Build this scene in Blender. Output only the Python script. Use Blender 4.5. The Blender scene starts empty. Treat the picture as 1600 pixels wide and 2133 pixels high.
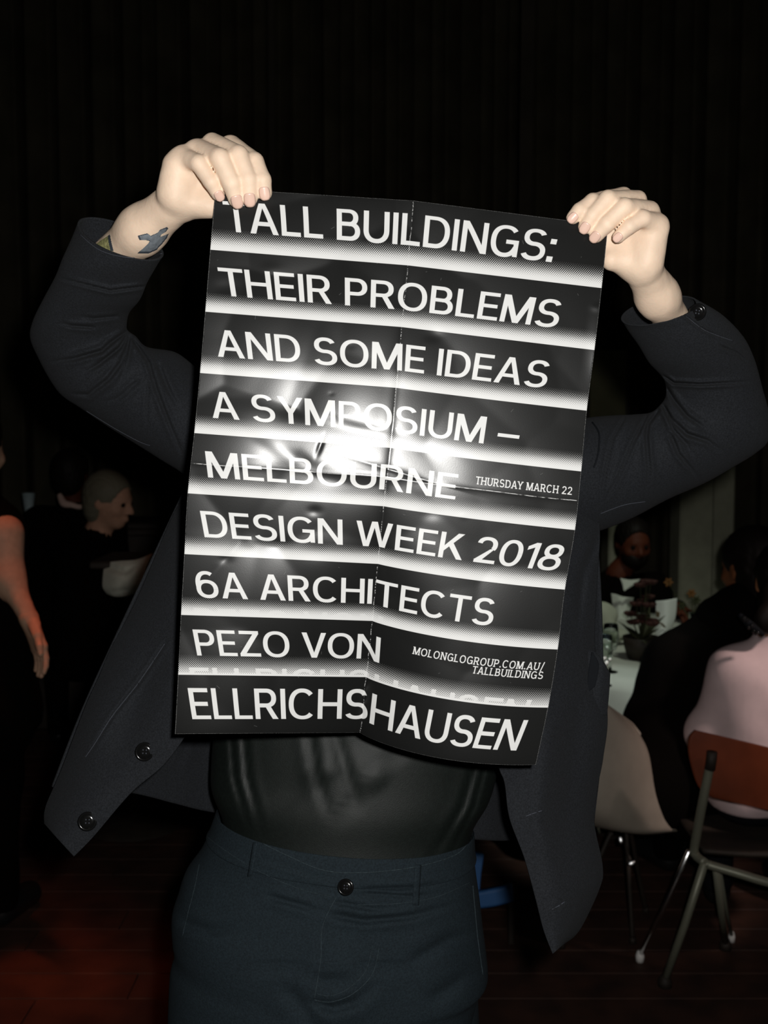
import bpy, math, random
import numpy as np
from mathutils import Vector, Matrix
from mathutils.bvhtree import BVHTree

S = bpy.context.scene
COL = S.collection
# ------------------------------------------------------------------ camera
CAMZ = 1.6
PITCH = math.radians(4.3)
F = 2198.0
cam_d = bpy.data.cameras.new('camera')
cam_d.sensor_fit = 'HORIZONTAL'
cam_d.sensor_width = 36.0
cam_d.lens = 36.0 * F / 1600.0
cam_d.clip_start = 0.05
cam_d.dof.use_dof = True
cam_d.dof.focus_distance = 1.18
cam_d.dof.aperture_fstop = 11.0
cam = bpy.data.objects.new('camera', cam_d)
COL.objects.link(cam)
cam.location = (0, 0, CAMZ)
cam.rotation_euler = (math.pi / 2 - PITCH, 0, 0)
S.camera = cam
FW = np.array([0, math.cos(PITCH), -math.sin(PITCH)])
UP = np.array([0, math.sin(PITCH), math.cos(PITCH)])
RT = np.array([1.0, 0, 0])
C0 = np.array([0, 0, CAMZ])


def P(px, py, d):
    """point seen at photo position (px, py), d metres in front of the lens"""
    px = np.asarray(px, float); py = np.asarray(py, float); d = np.asarray(d, float)
    return (C0 + d[..., None] * FW + (d * (px - 800) / F)[..., None] * RT
            + (d * (1066.5 - py) / F)[..., None] * UP)


def G(px, py, z=0.0):
    v = FW + (px - 800) / F * RT + (1066.5 - py) / F * UP
    return C0 + v * (z - CAMZ) / v[2]


# ------------------------------------------------------------------ world, lights, exposure
W = bpy.data.worlds.new('world')
S.world = W
W.use_nodes = True
W.node_tree.nodes['Background'].inputs[0].default_value = (1.0, 0.85, 0.6, 1)
W.node_tree.nodes['Background'].inputs[1].default_value = 0.004
S.view_settings.view_transform = 'Standard'
S.view_settings.look = 'None'
S.view_settings.exposure = 0.0
S.view_settings.gamma = 1.0
S.view_settings.use_curve_mapping = False


def light(name, kind, loc, power, color=(1, 1, 1), target=None, **kw):
    l = bpy.data.lights.new(name, kind)
    l.energy = power
    l.color = color
    for k, v in kw.items():
        setattr(l, k, v)
    o = bpy.data.objects.new(name, l)
    COL.objects.link(o)
    o.location = loc
    if target is not None:
        o.rotation_euler = (Vector(target) - Vector(loc)).to_track_quat('-Z', 'Y').to_euler()
    return o


# the camera's own flash, just up and right of the lens
light('camera_flash', 'SPOT', (0.05, -0.01, CAMZ + 0.05), 66.0, (1.0, 0.985, 0.955), (0.05, 2, CAMZ - 0.1),
      spot_size=math.radians(105), spot_blend=0.4, shadow_soft_size=0.016)
# added fill spots, unseen: pink guest, far table, cloth edge
light('pink_guest_fill', 'SPOT', (2.3, 1.5, 2.7), 165.0, (1.0, 0.80, 0.74), (1.24, 3.1, 0.86),
      spot_size=math.radians(20), spot_blend=0.8, shadow_soft_size=0.12)
light('far_table_fill', 'SPOT', (1.3, 3.4, 3.2), 60.0, (0.93, 1.0, 0.85), (1.1, 4.7, 0.8),
      spot_size=math.radians(50), spot_blend=0.8, shadow_soft_size=0.15)
light('table_edge_fill', 'SPOT', (1.0, 2.4, 3.1), 100.0, (0.9, 1.0, 0.95), (0.80, 3.62, 0.66),
      spot_size=math.radians(13), spot_blend=0.7, shadow_soft_size=0.05)
light('red_side_light', 'SPOT', (-0.3, 2.6, 2.7), 2.4, (1.0, 0.30, 0.16), (-1.2, 4.2, 1.25),
      spot_size=math.radians(38), spot_blend=0.8, shadow_soft_size=0.08)

# ------------------------------------------------------------------ helpers
def tag(o, label=None, cat=None, group=None, kind=None):
    if label: o['label'] = label
    if cat: o['category'] = cat
    if group: o['group'] = group
    if kind: o['kind'] = kind
    return o


def empty(name, loc=(0, 0, 0)):
    o = bpy.data.objects.new(name, None)
    o.empty_display_size = 0.05
    COL.objects.link(o)
    o.location = loc
    bpy.context.view_layer.update()
    return o


def obj(name, v, f, mat, parent=None, smooth=True):
    me = bpy.data.meshes.new(name)
    v = np.asarray(v, float).reshape(-1, 3)
    me.from_pydata([tuple(p) for p in v.tolist()], [], [tuple(q) for q in (f.tolist() if hasattr(f, 'tolist') else f)])
    me.validate()
    if smooth:
        me.polygons.foreach_set('use_smooth', np.ones(len(me.polygons), bool))
    me.update()
    if mat: me.materials.append(mat)
    o = bpy.data.objects.new(name, me)
    COL.objects.link(o)
    if parent is not None:
        o.parent = parent
        o.matrix_parent_inverse = Matrix.Translation(-Vector(parent.location)) if parent.parent is None else Matrix.Identity(4)
    return o


def join(parts):
    V, Fc, n = [], [], 0
    for v, f in parts:
        v = np.asarray(v, float).reshape(-1, 3)
        V.append(v)
        Fc += [tuple(int(i) + n for i in q) for q in f]
        n += len(v)
    return np.concatenate(V), Fc


def catmull(A, n):
    """resample rows of control data to n rows"""
    A = np.asarray(A, float)
    m = len(A)
    t = np.linspace(0, m - 1, n)
    i = np.clip(t.astype(int), 0, m - 2)
    u = (t - i)
    sh = (n,) + (1,) * (A.ndim - 1)
    u = u.reshape(sh)
    p0 = A[np.clip(i - 1, 0, m - 1)]; p1 = A[i]; p2 = A[i + 1]; p3 = A[np.clip(i + 2, 0, m - 1)]
    return 0.5 * ((2 * p1) + (-p0 + p2) * u + (2 * p0 - 5 * p1 + 4 * p2 - p3) * u ** 2 + (-p0 + 3 * p1 - 3 * p2 + p3) * u ** 3)


def gridfaces(n, m, wrap=False, flip=False):
    f = []
    for i in range(n - 1):
        for j in range(m if wrap else m - 1):
            j2 = (j + 1) % m
            q = (i * m + j, i * m + j2, (i + 1) * m + j2, (i + 1) * m + j)
            f.append(q[::-1] if flip else q)
    return f


def seg_dist(X, Y, pl):
    """distance to a polyline and how far along it (0..1) the nearest point lies"""
    d = np.full(X.shape, 1e9); w = np.zeros(X.shape)
    L = [math.hypot(b[0] - a[0], b[1] - a[1]) for a, b in zip(pl[:-1], pl[1:])]
    tot = sum(L); acc = 0
    for ((ax, ay), (bx, by)), l in zip(zip(pl[:-1], pl[1:]), L):
        vx, vy = bx - ax, by - ay
        t = np.clip(((X - ax) * vx + (Y - ay) * vy) / (vx * vx + vy * vy + 1e-9), 0, 1)
        q = np.hypot(X - ax - t * vx, Y - ay - t * vy)
        w = np.where(q < d, (acc + t * l) / tot, w)
        d = np.minimum(d, q)
        acc += l
    return d, w


def crease_field(X, Y, creases):
    out = np.zeros(X.shape)
    for c in creases:
        amp, w, pl = c
        d, u = seg_dist(X, Y, pl)
        amp = amp * np.clip(np.minimum(u * 8 + .35, (1 - u) * 2.2), 0, 1)
        out += amp * np.exp(-(d / w) ** 2) - 0.45 * amp * np.exp(-((d - 2.3 * w) / (1.6 * w)) ** 2)
    return np.clip(out, -.012, .017)


rng = np.random.default_rng(7)
_W = [(rng.uniform(-1, 1, 3), rng.uniform(0, 6.28)) for _ in range(24)]


def wav(p, scale, k0=0, n=8):
    """smooth pseudo-noise from plane waves, about -1..1"""
    out = 0
    for d, ph in _W[k0:k0 + n]:
        d = d / np.linalg.norm(d)
        out = out + np.sin((p @ d) * scale + ph + 1.7 * np.sin((p @ d[[1, 2, 0]]) * scale * 0.6 + ph))
    return out / n * 1.6


def loft(st, n, m, creases=(), caps=True, noise=0.0, nscale=40, power=1.0, axis=None, thick=0.003, openend=False):
    """tube through silhouette stations (ax, ay, bx, by, depth, half thickness, tilt x, tilt y)"""
    st = np.array([list(s) + [0] * (8 - len(s)) for s in st], float)
    A = catmull(st, n)
    t = np.linspace(0, 2 * np.pi, m, endpoint=False)
    ct, sn = np.cos(t), np.sin(t)
    ct = np.sign(ct) * np.abs(ct) ** power
    sn = np.sign(sn) * np.abs(sn) ** power
    ax, ay, bx, by, d, th, tx, ty = [A[:, k][:, None] for k in range(8)]
    cx, cy = (ax + bx) / 2, (ay + by) / 2
    X = cx + (bx - ax) / 2 * ct + tx * sn
    Y = cy + (by - ay) / 2 * ct + ty * sn
    if axis == 'world':
        pts = P(cx + (bx - ax) / 2 * ct, cy + (by - ay) / 2 * ct, d + 0 * ct)
        pts = pts + (th * sn)[..., None] * np.array([0, 1.0, 0])
        rel = pts - C0
        dd = rel @ FW
        X = 800 + F * (rel @ RT) / dd
        Y = 1066.5 - F * (rel @ UP) / dd
        D = dd
    else:
        D = d + th * sn
    front = np.clip(-sn * 2.5 + 0.3, 0, 1)
    D = D + crease_field(X, Y, creases) * front
    pts = P(X, Y, D)
    if noise:
        c = pts.mean(1, keepdims=True)
        r = pts - c
        r = r / (np.linalg.norm(r, axis=-1, keepdims=True) + 1e-9)
        pts = pts + r * (noise * wav(pts, nscale))[..., None]
    v = pts.reshape(-1, 3)
    f = gridfaces(n, m, wrap=True)
    if caps:
        v = np.concatenate([v, pts[0].mean(0)[None], pts[-1].mean(0)[None]])
        a, b = n * m, n * m + 1
        for j in range(m):
            if not openend:
                f.append((a, (j + 1) % m, j))
            f.append((b, (n - 1) * m + j, (n - 1) * m + (j + 1) % m))
    if openend:   # turn the rim inwards and run a lining back up the tube
        k = len(v)
        c = pts[:n // 5].mean(1, keepdims=True)
        inner = c + (pts[:n // 5] - c) * (1 - thick / 0.05)
        v = np.concatenate([v, inner.reshape(-1, 3)])
        f += [tuple(q[::-1]) for q in (np.array(gridfaces(n // 5, m, wrap=True)) + k).tolist()]
        f += [((j + 1) % m, j, k + j, k + (j + 1) % m) for j in range(m)]
    return v, f


def sheet(rows, n, m, creases=(), thick=0.0025, noise=0.0, nscale=30):
    """cloth sheet through a grid of (px, py, depth) control points, with real thickness"""
    A = catmull(np.array(rows, float), n)
    A = np.swapaxes(catmull(np.swapaxes(A, 0, 1), m), 0, 1)
    X, Y, D = A[..., 0], A[..., 1], A[..., 2]
    D = D + crease_field(X, Y, creases)
    pts = P(X, Y, D)
    if noise:
        pts = pts + (noise * wav(pts, nscale))[..., None] * FW
    return thicken(pts, thick)


def thicken(pts, thick):
    n, m = pts.shape[:2]
    du = np.gradient(pts, axis=0); dv = np.gradient(pts, axis=1)
    nr = np.cross(du, dv)
    nr /= (np.linalg.norm(nr, axis=-1, keepdims=True) + 1e-12)
    if (nr @ FW).mean() < 0: nr = -nr       # away from the lens
    back = pts + nr * thick
    v = np.concatenate([pts.reshape(-1, 3), back.reshape(-1, 3)])
    f = gridfaces(n, m)
    k = n * m
    f += [tuple(i + k for i in q[::-1]) for q in gridfaces(n, m)]
    ring = [j for j in range(m)] + [i * m + m - 1 for i in range(1, n)] + [(n - 1) * m + j for j in range(m - 2, -1, -1)] + [i * m for i in range(n - 2, 0, -1)]
    for a, b in zip(ring, ring[1:] + ring[:1]):
        f.append((b, a, a + k, b + k))
    return v, f


def tube(pts, r, m=10, n=None, caps=True):
    pts = np.asarray(pts, float)
    if n:
        if np.ndim(r): r = np.interp(np.linspace(0, 1, n), np.linspace(0, 1, len(pts)), r)
        pts = catmull(pts, n)
    r = np.broadcast_to(np.asarray(r, float), (len(pts),)) if np.ndim(r) < 2 else r
    T = np.gradient(pts, axis=0)
    T /= np.linalg.norm(T, axis=1, keepdims=True)
    ref = np.array([0, 0, 1.0]) if abs(T[0, 2]) < 0.9 else np.array([1.0, 0, 0])
    V = []
    u = np.cross(T[0], ref); u /= np.linalg.norm(u)
    for k in range(len(pts)):
        u = u - T[k] * (u @ T[k]); u /= np.linalg.norm(u)
        w = np.cross(T[k], u)
        a = np.linspace(0, 2 * np.pi, m, endpoint=False)
        V.append(pts[k] + r[k] * (np.cos(a)[:, None] * u + np.sin(a)[:, None] * w))
    V = np.concatenate(V)
    f = gridfaces(len(pts), m, wrap=True)
    if caps:
        k = len(V)
        V = np.concatenate([V, pts[:1], pts[-1:]])
        for j in range(m):
            f.append((k, (j + 1) % m, j))
            f.append((k + 1, (len(pts) - 1) * m + j, (len(pts) - 1) * m + (j + 1) % m))
    return V, f


def lathe(prof, m=24, M=None, loc=(0, 0, 0)):
    prof = np.array(prof, float)
    a = np.linspace(0, 2 * np.pi, m, endpoint=False)
    v = np.stack([prof[:, :1] * np.cos(a), prof[:, :1] * np.sin(a), np.repeat(prof[:, 1:], m, 1)], -1).reshape(-1, 3)
    if M is not None: v = v @ np.array(M).T
    return v + np.array(loc), gridfaces(len(prof), m, wrap=True)


def box(cx, cy, cz, sx, sy, sz, rot=0.0, bev=0.004):
    """bevelled box"""
    x, y, z = sx / 2, sy / 2, sz / 2
    b = min(bev, x * .6, y * .6, z * .6)
    prof = [(x - b, y), (x, y - b), (x, -y + b), (x - b, -y), (-x + b, -y), (-x, -y + b), (-x, y - b), (-x + b, y)]
    lay = []
    for zz, k in ((-z, b), (-z + b, 0), (z - b, 0), (z, b)):
        lay.append([(px - math.copysign(k, px), py - math.copysign(k, py), zz) for px, py in prof])
    v = np.array(lay).reshape(-1, 3)
    c, s = math.cos(rot), math.sin(rot)
    v = v @ np.array([[c, s, 0], [-s, c, 0], [0, 0, 1]]) + np.array([cx, cy, cz])
    f = [tuple(q[::-1]) for q in gridfaces(4, 8, wrap=True)]
    f += [tuple(range(8)), tuple(range(31, 23, -1))]
    return v, [q[::-1] for q in f]


# ------------------------------------------------------------------ materials
def mat(name, color, rough=0.8, metal=0.0, spec=0.5, var=0.0, vscale=60.0, bump=0.0, bscale=300.0, sheen=0.0,
        sss=0.0, trans=0.0, coat=0.0, emit=None, wave=None):
    m = bpy.data.materials.new(name)
    m.use_nodes = True
    nt = m.node_tree
    b = nt.nodes['Principled BSDF']
    b.inputs['Base Color'].default_value = (*color, 1)
    b.inputs['Roughness'].default_value = rough
    b.inputs['Metallic'].default_value = metal
    b.inputs['Specular IOR Level'].default_value = spec
    b.inputs['Sheen Weight'].default_value = sheen
    b.inputs['Sheen Roughness'].default_value = 0.5
    b.inputs['Transmission Weight'].default_value = trans
    b.inputs['Coat Weight'].default_value = coat
    if sss:
        b.inputs['Subsurface Weight'].default_value = sss
        b.inputs['Subsurface Radius'].default_value = (1.0, 0.35, 0.2)
        b.inputs['Subsurface Scale'].default_value = 0.006
    tc = nt.nodes.new('ShaderNodeTexCoord')
    if var:
        n = nt.nodes.new('ShaderNodeTexNoise'); n.inputs['Scale'].default_value = vscale; n.inputs['Detail'].default_value = 5
        r = nt.nodes.new('ShaderNodeMix'); r.data_type = 'RGBA'
        r.inputs[6].default_value = (*[c * (1 - var) for c in color], 1)
        r.inputs[7].default_value = (*[min(1, c * (1 + var)) for c in color], 1)
        mr = nt.nodes.new('ShaderNodeMapRange'); mr.inputs[1].default_value = 0.3; mr.inputs[2].default_value = 0.7
        nt.links.new(tc.outputs['Object'], n.inputs['Vector'])
        nt.links.new(n.outputs['Fac'], mr.inputs[0])
        nt.links.new(mr.outputs[0], r.inputs[0])
        nt.links.new(r.outputs[2], b.inputs['Base Color'])
    if bump:
        n = nt.nodes.new('ShaderNodeTexNoise'); n.inputs['Scale'].default_value = bscale; n.inputs['Detail'].default_value = 4
        nt.links.new(tc.outputs['Object'], n.inputs['Vector'])
        bp = nt.nodes.new('ShaderNodeBump'); bp.inputs['Strength'].default_value = bump; bp.inputs['Distance'].default_value = 0.001
        nt.links.new(n.outputs['Fac'], bp.inputs['Height'])
        nt.links.new(bp.outputs['Normal'], b.inputs['Normal'])
    if wave:
        pass
    return m


M_skin = mat('skin', (0.82, 0.625, 0.47), 0.55, spec=0.35, var=0.07, vscale=35, bump=0.25, bscale=260, sss=0.12)
M_nail = mat('nail', (0.80, 0.545, 0.44), 0.3, spec=0.5)
M_jacket = mat('jacket_cotton', (0.0135, 0.0150, 0.0180), 0.85, spec=0.2, var=0.4, vscale=520, bump=0.9, bscale=900, sheen=0.02)
M_seam = mat('jacket_seam', (0.008, 0.009, 0.011), 0.9, spec=0.1)
M_thread = mat('seam_thread', (0.06, 0.065, 0.08), 0.8, spec=0.2)
M_button = mat('black_button', (0.005, 0.005, 0.005), 0.14, spec=0.4)
M_shirt = mat('tshirt_jersey', (0.0048, 0.0072, 0.0060), 0.56, spec=0.34, var=0.2, vscale=200, bump=0.3, bscale=900)
M_denim = mat('trouser_denim', (0.0115, 0.0185, 0.0235), 0.85, spec=0.2, var=0.3, vscale=420, bump=0.8, bscale=900)
M_denim_l = mat('denim_edge', (0.026, 0.038, 0.044), 0.85, spec=0.2, var=0.4, vscale=300)
M_hair = mat('dark_brown_hair', (0.03, 0.018, 0.01), 0.5, spec=0.4, bump=1.0, bscale=200)
M_eye = mat('eye_white', (0.7, 0.68, 0.65), 0.2)
M_iris = mat('iris', (0.02, 0.03, 0.03), 0.2)
M_eye_dim = mat('dark_eye', (0.01, 0.008, 0.007), 0.7, spec=0.05)
M_lip = mat('lip', (0.5, 0.22, 0.18), 0.5)
M_shoe = mat('shoe_leather', (0.01, 0.01, 0.01), 0.35)
M_tat = mat('tattoo_ink', (0.17, 0.19, 0.21), 0.5, spec=0.35, var=0.25, vscale=200)
M_tat_line = mat('tattoo_outline', (0.05, 0.06, 0.075), 0.5, spec=0.35)
M_tat_g = mat('tattoo_green_ink', (0.30, 0.29, 0.13), 0.5, spec=0.35, var=0.5, vscale=260)

# ------------------------------------------------------------------ implicit surfaces
def snet(fn, lo, hi, h):
    lo = np.array(lo, float); hi = np.array(hi, float)
    ns = np.maximum(np.ceil((hi - lo) / h).astype(int) + 1, 4)
    ax = [lo[k] + h * np.arange(ns[k]) for k in range(3)]
    X, Y, Z = np.meshgrid(*ax, indexing='ij')
    Pt = np.stack([X, Y, Z], -1).astype(np.float32)
    V = fn(Pt).astype(np.float32)
    ins = V < 0
    c = [(i, j, k) for i in (0, 1) for j in (0, 1) for k in (0, 1)]
    a, b, d = ns - 1
    cnt = sum(ins[i:i + a, j:j + b, k:k + d].astype(np.int8) for i, j, k in c)
    act = (cnt > 0) & (cnt < 8)
    idx = np.argwhere(act)
    num = -np.ones(act.shape, np.int64)
    num[act] = np.arange(len(idx))
    acc = np.zeros((len(idx), 3)); n = np.zeros(len(idx))
    for e in range(3):
        for o1 in (0, 1):
            for o2 in (0, 1):
                p0 = [0, 0, 0]
                others = [q for q in range(3) if q != e]
                p0[others[0]] = o1; p0[others[1]] = o2
                p1 = list(p0); p1[e] = 1
                v0 = V[tuple((idx + p0).T)]; v1 = V[tuple((idx + p1).T)]
                m = (v0 < 0) != (v1 < 0)
                t = np.where(m, v0 / np.where(m, v0 - v1, 1), 0)
                pos = idx + np.array(p0, float)
                pos = pos.astype(float); pos[:, e] += t
                acc[m] += pos[m]; n[m] += 1
    verts = lo + h * acc / n[:, None]
    faces = []
    for e in range(3):
        o = [q for q in range(3) if q != e]
        sl0 = [slice(None)] * 3; sl1 = [slice(None)] * 3
        sl0[e] = slice(0, -1); sl1[e] = slice(1, None)
        s0 = ins[tuple(sl0)]; s1 = ins[tuple(sl1)]
        E = np.argwhere(s0 != s1)
        ok = (E[:, o[0]] > 0) & (E[:, o[1]] > 0) & (E[:, o[0]] < ns[o[0]] - 1) & (E[:, o[1]] < ns[o[1]] - 1)
        E = E[ok]
        sgn = s0[tuple(E.T)]
        q = []
        for da, db in ((0, 0), (-1, 0), (-1, -1), (0, -1)):
            I = E.copy(); I[:, o[0]] += da; I[:, o[1]] += db
            q.append(num[tuple(I.T)])
        q = np.stack(q, 1)
        flip = sgn if e != 1 else ~sgn
        q[flip] = q[flip][:, ::-1]
        faces.append(q)
    faces = np.concatenate(faces)
    faces = faces[(faces >= 0).all(1)]
    return verts, faces[:, ::-1].tolist()


def cap(p, a, b, ra, rb):
    a = np.asarray(a, np.float32); b = np.asarray(b, np.float32)
    ab = b - a
    t = np.clip(((p - a) @ ab) / (float(ab @ ab) + 1e-12), 0, 1)
    return np.sqrt((((p - a) - t[..., None] * ab) ** 2).sum(-1)) - (ra + (rb - ra) * t)


def ell(p, c, r, R=None):
    q = p - np.asarray(c, np.float32)
    if R is not None: q = q @ np.asarray(R, np.float32)      # columns = local axes
    r = np.asarray(r, np.float32)
    k0 = np.sqrt(((q / r) ** 2).sum(-1)); k1 = np.sqrt(((q / (r * r)) ** 2).sum(-1))
    return k0 * (k0 - 1) / (k1 + 1e-9)


def smin(a, b, k):
    h = np.maximum(k - np.abs(a - b), 0) / k
    return np.minimum(a, b) - h * h * k * 0.25


def smax(a, b, k):
    return -smin(-a, -b, k)


def nrm(v):
    v = np.asarray(v, float)
    return v / np.linalg.norm(v)


def head_axes(face, up=(0, 0, 1)):
    f = nrm(face); r = nrm(np.cross(f, up)); u = np.cross(r, f)
    return np.stack([r, f, u], 1)


def head_sdf(p, c, R, s=1.0):
    L = lambda x, y, z: np.asarray(c) + R @ (np.array([x, y, z]) * s)
    d = ell(p, L(0, -.008, .025), np.array([.076, .094, .088]) * s, R)
    d = smin(d, ell(p, L(0, .018, -.035), np.array([.062, .070, .082]) * s, R), .04 * s)
    d = smin(d, ell(p, L(0, .052, -.088), np.array([.027, .024, .022]) * s, R), .03 * s)
    d = smin(d, ell(p, L(0, .083, .012), np.array([.042, .012, .010]) * s, R), .018 * s)   # brow
    for sx in (-1, 1):
        d = smax(d, -ell(p, L(sx * .032, .100, -.006), np.array([.017, .016, .012]) * s, R), .014 * s)
        d = smin(d, ell(p, L(sx * .043, .060, -.034), np.array([.020, .016, .015]) * s, R), .02 * s)
        e = ell(p, L(sx * .080, -.006, -.010), np.array([.008, .018, .031]) * s, R)
        e = smax(e, -ell(p, L(sx * .088, .0, -.008), np.array([.006, .010, .018]) * s, R), .005 * s)
        d = smin(d, e, .008 * s)
    d = smin(d, cap(p, L(0, .086, .004), L(0, .108, -.036), .008 * s, .013 * s), .010 * s)
    for sx in (-1, 1):
        d = smin(d, ell(p, L(sx * .013, .098, -.040), np.array([.008, .009, .007]) * s, R), .006 * s)
    d = smin(d, ell(p, L(0, .088, -.060), np.array([.024, .011, .006]) * s, R), .006 * s)
    d = smin(d, ell(p, L(0, .086, -.071), np.array([.020, .011, .007]) * s, R), .005 * s)
    return d


def hair_sdf(p, c, R, s=1.0, long=0.0):
    L = lambda x, y, z: np.asarray(c) + R @ (np.array([x, y, z]) * s)
    d = ell(p, L(0, -.014, .030), np.array([.086, .104, .098]) * s, R)
    d = smin(d, ell(p, L(0, -.045, -.03), np.array([.076, .062, .085]) * s, R), .03)
    if long:
        d = smin(d, cap(p, L(0, -.06, -.03), L(0, -.07, -.03 - long), .075 * s, .05 * s), .04)
    cut = ell(p, L(0, .105, -.035), np.array([.085, .095, .105]) * s, R)      # leave the face free
    d = smax(d, -cut, .012)
    q = p - np.asarray(c)
    return d + 0.0025 * np.sin(q @ (R[:, 0] * 420.)) * np.sin(q @ (R[:, 2] * 90.) + 2)


def hand_chain(wrist, dirn, normal, s=1.0, curl=0.25, side=1):
    """joints of a relaxed hand: list of finger chains"""
    d = nrm(dirn); n = nrm(np.asarray(normal) - d * np.dot(normal, d)); sd = np.cross(d, n) * side
    ch = []
    for k, (off, ln) in enumerate(((.030, .075), (.010, .083), (-.010, .078), (-.028, .062))):
        m0 = wrist + d * .088 * s + sd * off * s
        pts = [m0]
        a = curl * 0.6
        for seg in (.46, .30, .24):
            pts.append(pts[-1] + (d * math.cos(a) + n * math.sin(a)) * ln * seg * s)
            a += curl * 1.3
        ch.append(pts)
    th = [wrist + d * .02 * s + sd * .022 * s, wrist + d * .052 * s + sd * .046 * s + n * .012 * s,
          wrist + d * .082 * s + sd * .058 * s + n * .02 * s, wrist + d * .105 * s + sd * .060 * s + n * .026 * s]
    return ch, th


def hand_mesh(wrist, elbow, dirn, normal, s=1.0, curl=0.25, side=1, h=0.0035):
    ch, th = hand_chain(np.asarray(wrist, float), dirn, normal, s, curl, side)
    w = np.asarray(wrist, float)
    back = w + nrm(np.asarray(elbow) - w) * .07

    def fn(p):
        d = cap(p, back, w, .029 * s, .025 * s)
        for c in ch:
            d = smin(d, cap(p, w, c[0], .021 * s, .013 * s), .012)
        g = None
        for c in ch:
            f = cap(p, c[0], c[1], .0105 * s, .0095 * s)
            f = smin(f, cap(p, c[1], c[2], .0095 * s, .0085 * s), .003)
            f = smin(f, cap(p, c[2], c[3], .0085 * s, .0072 * s), .003)
            g = f if g is None else np.minimum(g, f)
        d = smin(d, g, .006)
        t = smin(cap(p, th[0], th[1], .018 * s, .014 * s), cap(p, th[1], th[2], .012 * s, .010 * s), .006)
        t = smin(t, cap(p, th[2], th[3], .010 * s, .0085 * s), .004)
        return smin(d, t, .008)
    A = np.array([q for c in ch for q in c] + th + [back, w])
    return snet(fn, A.min(0) - .035, A.max(0) + .035, h)


def prim_mesh(prims, k, off, h, extra=None):
    A = np.array([q for pr in prims for q in (pr[0], pr[1])])
    R = max(max(pr[2], pr[3]) for pr in prims) + off + 0.03

    def fn(p):
        d = None
        for a, b, ra, rb in prims:
            e = cap(p, a, b, ra + off, rb + off)
            d = e if d is None else smin(d, e, k)
        if extra is not None: d = extra(p, d)
        return d
    return snet(fn, A.min(0) - R, A.max(0) + R, h)


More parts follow.
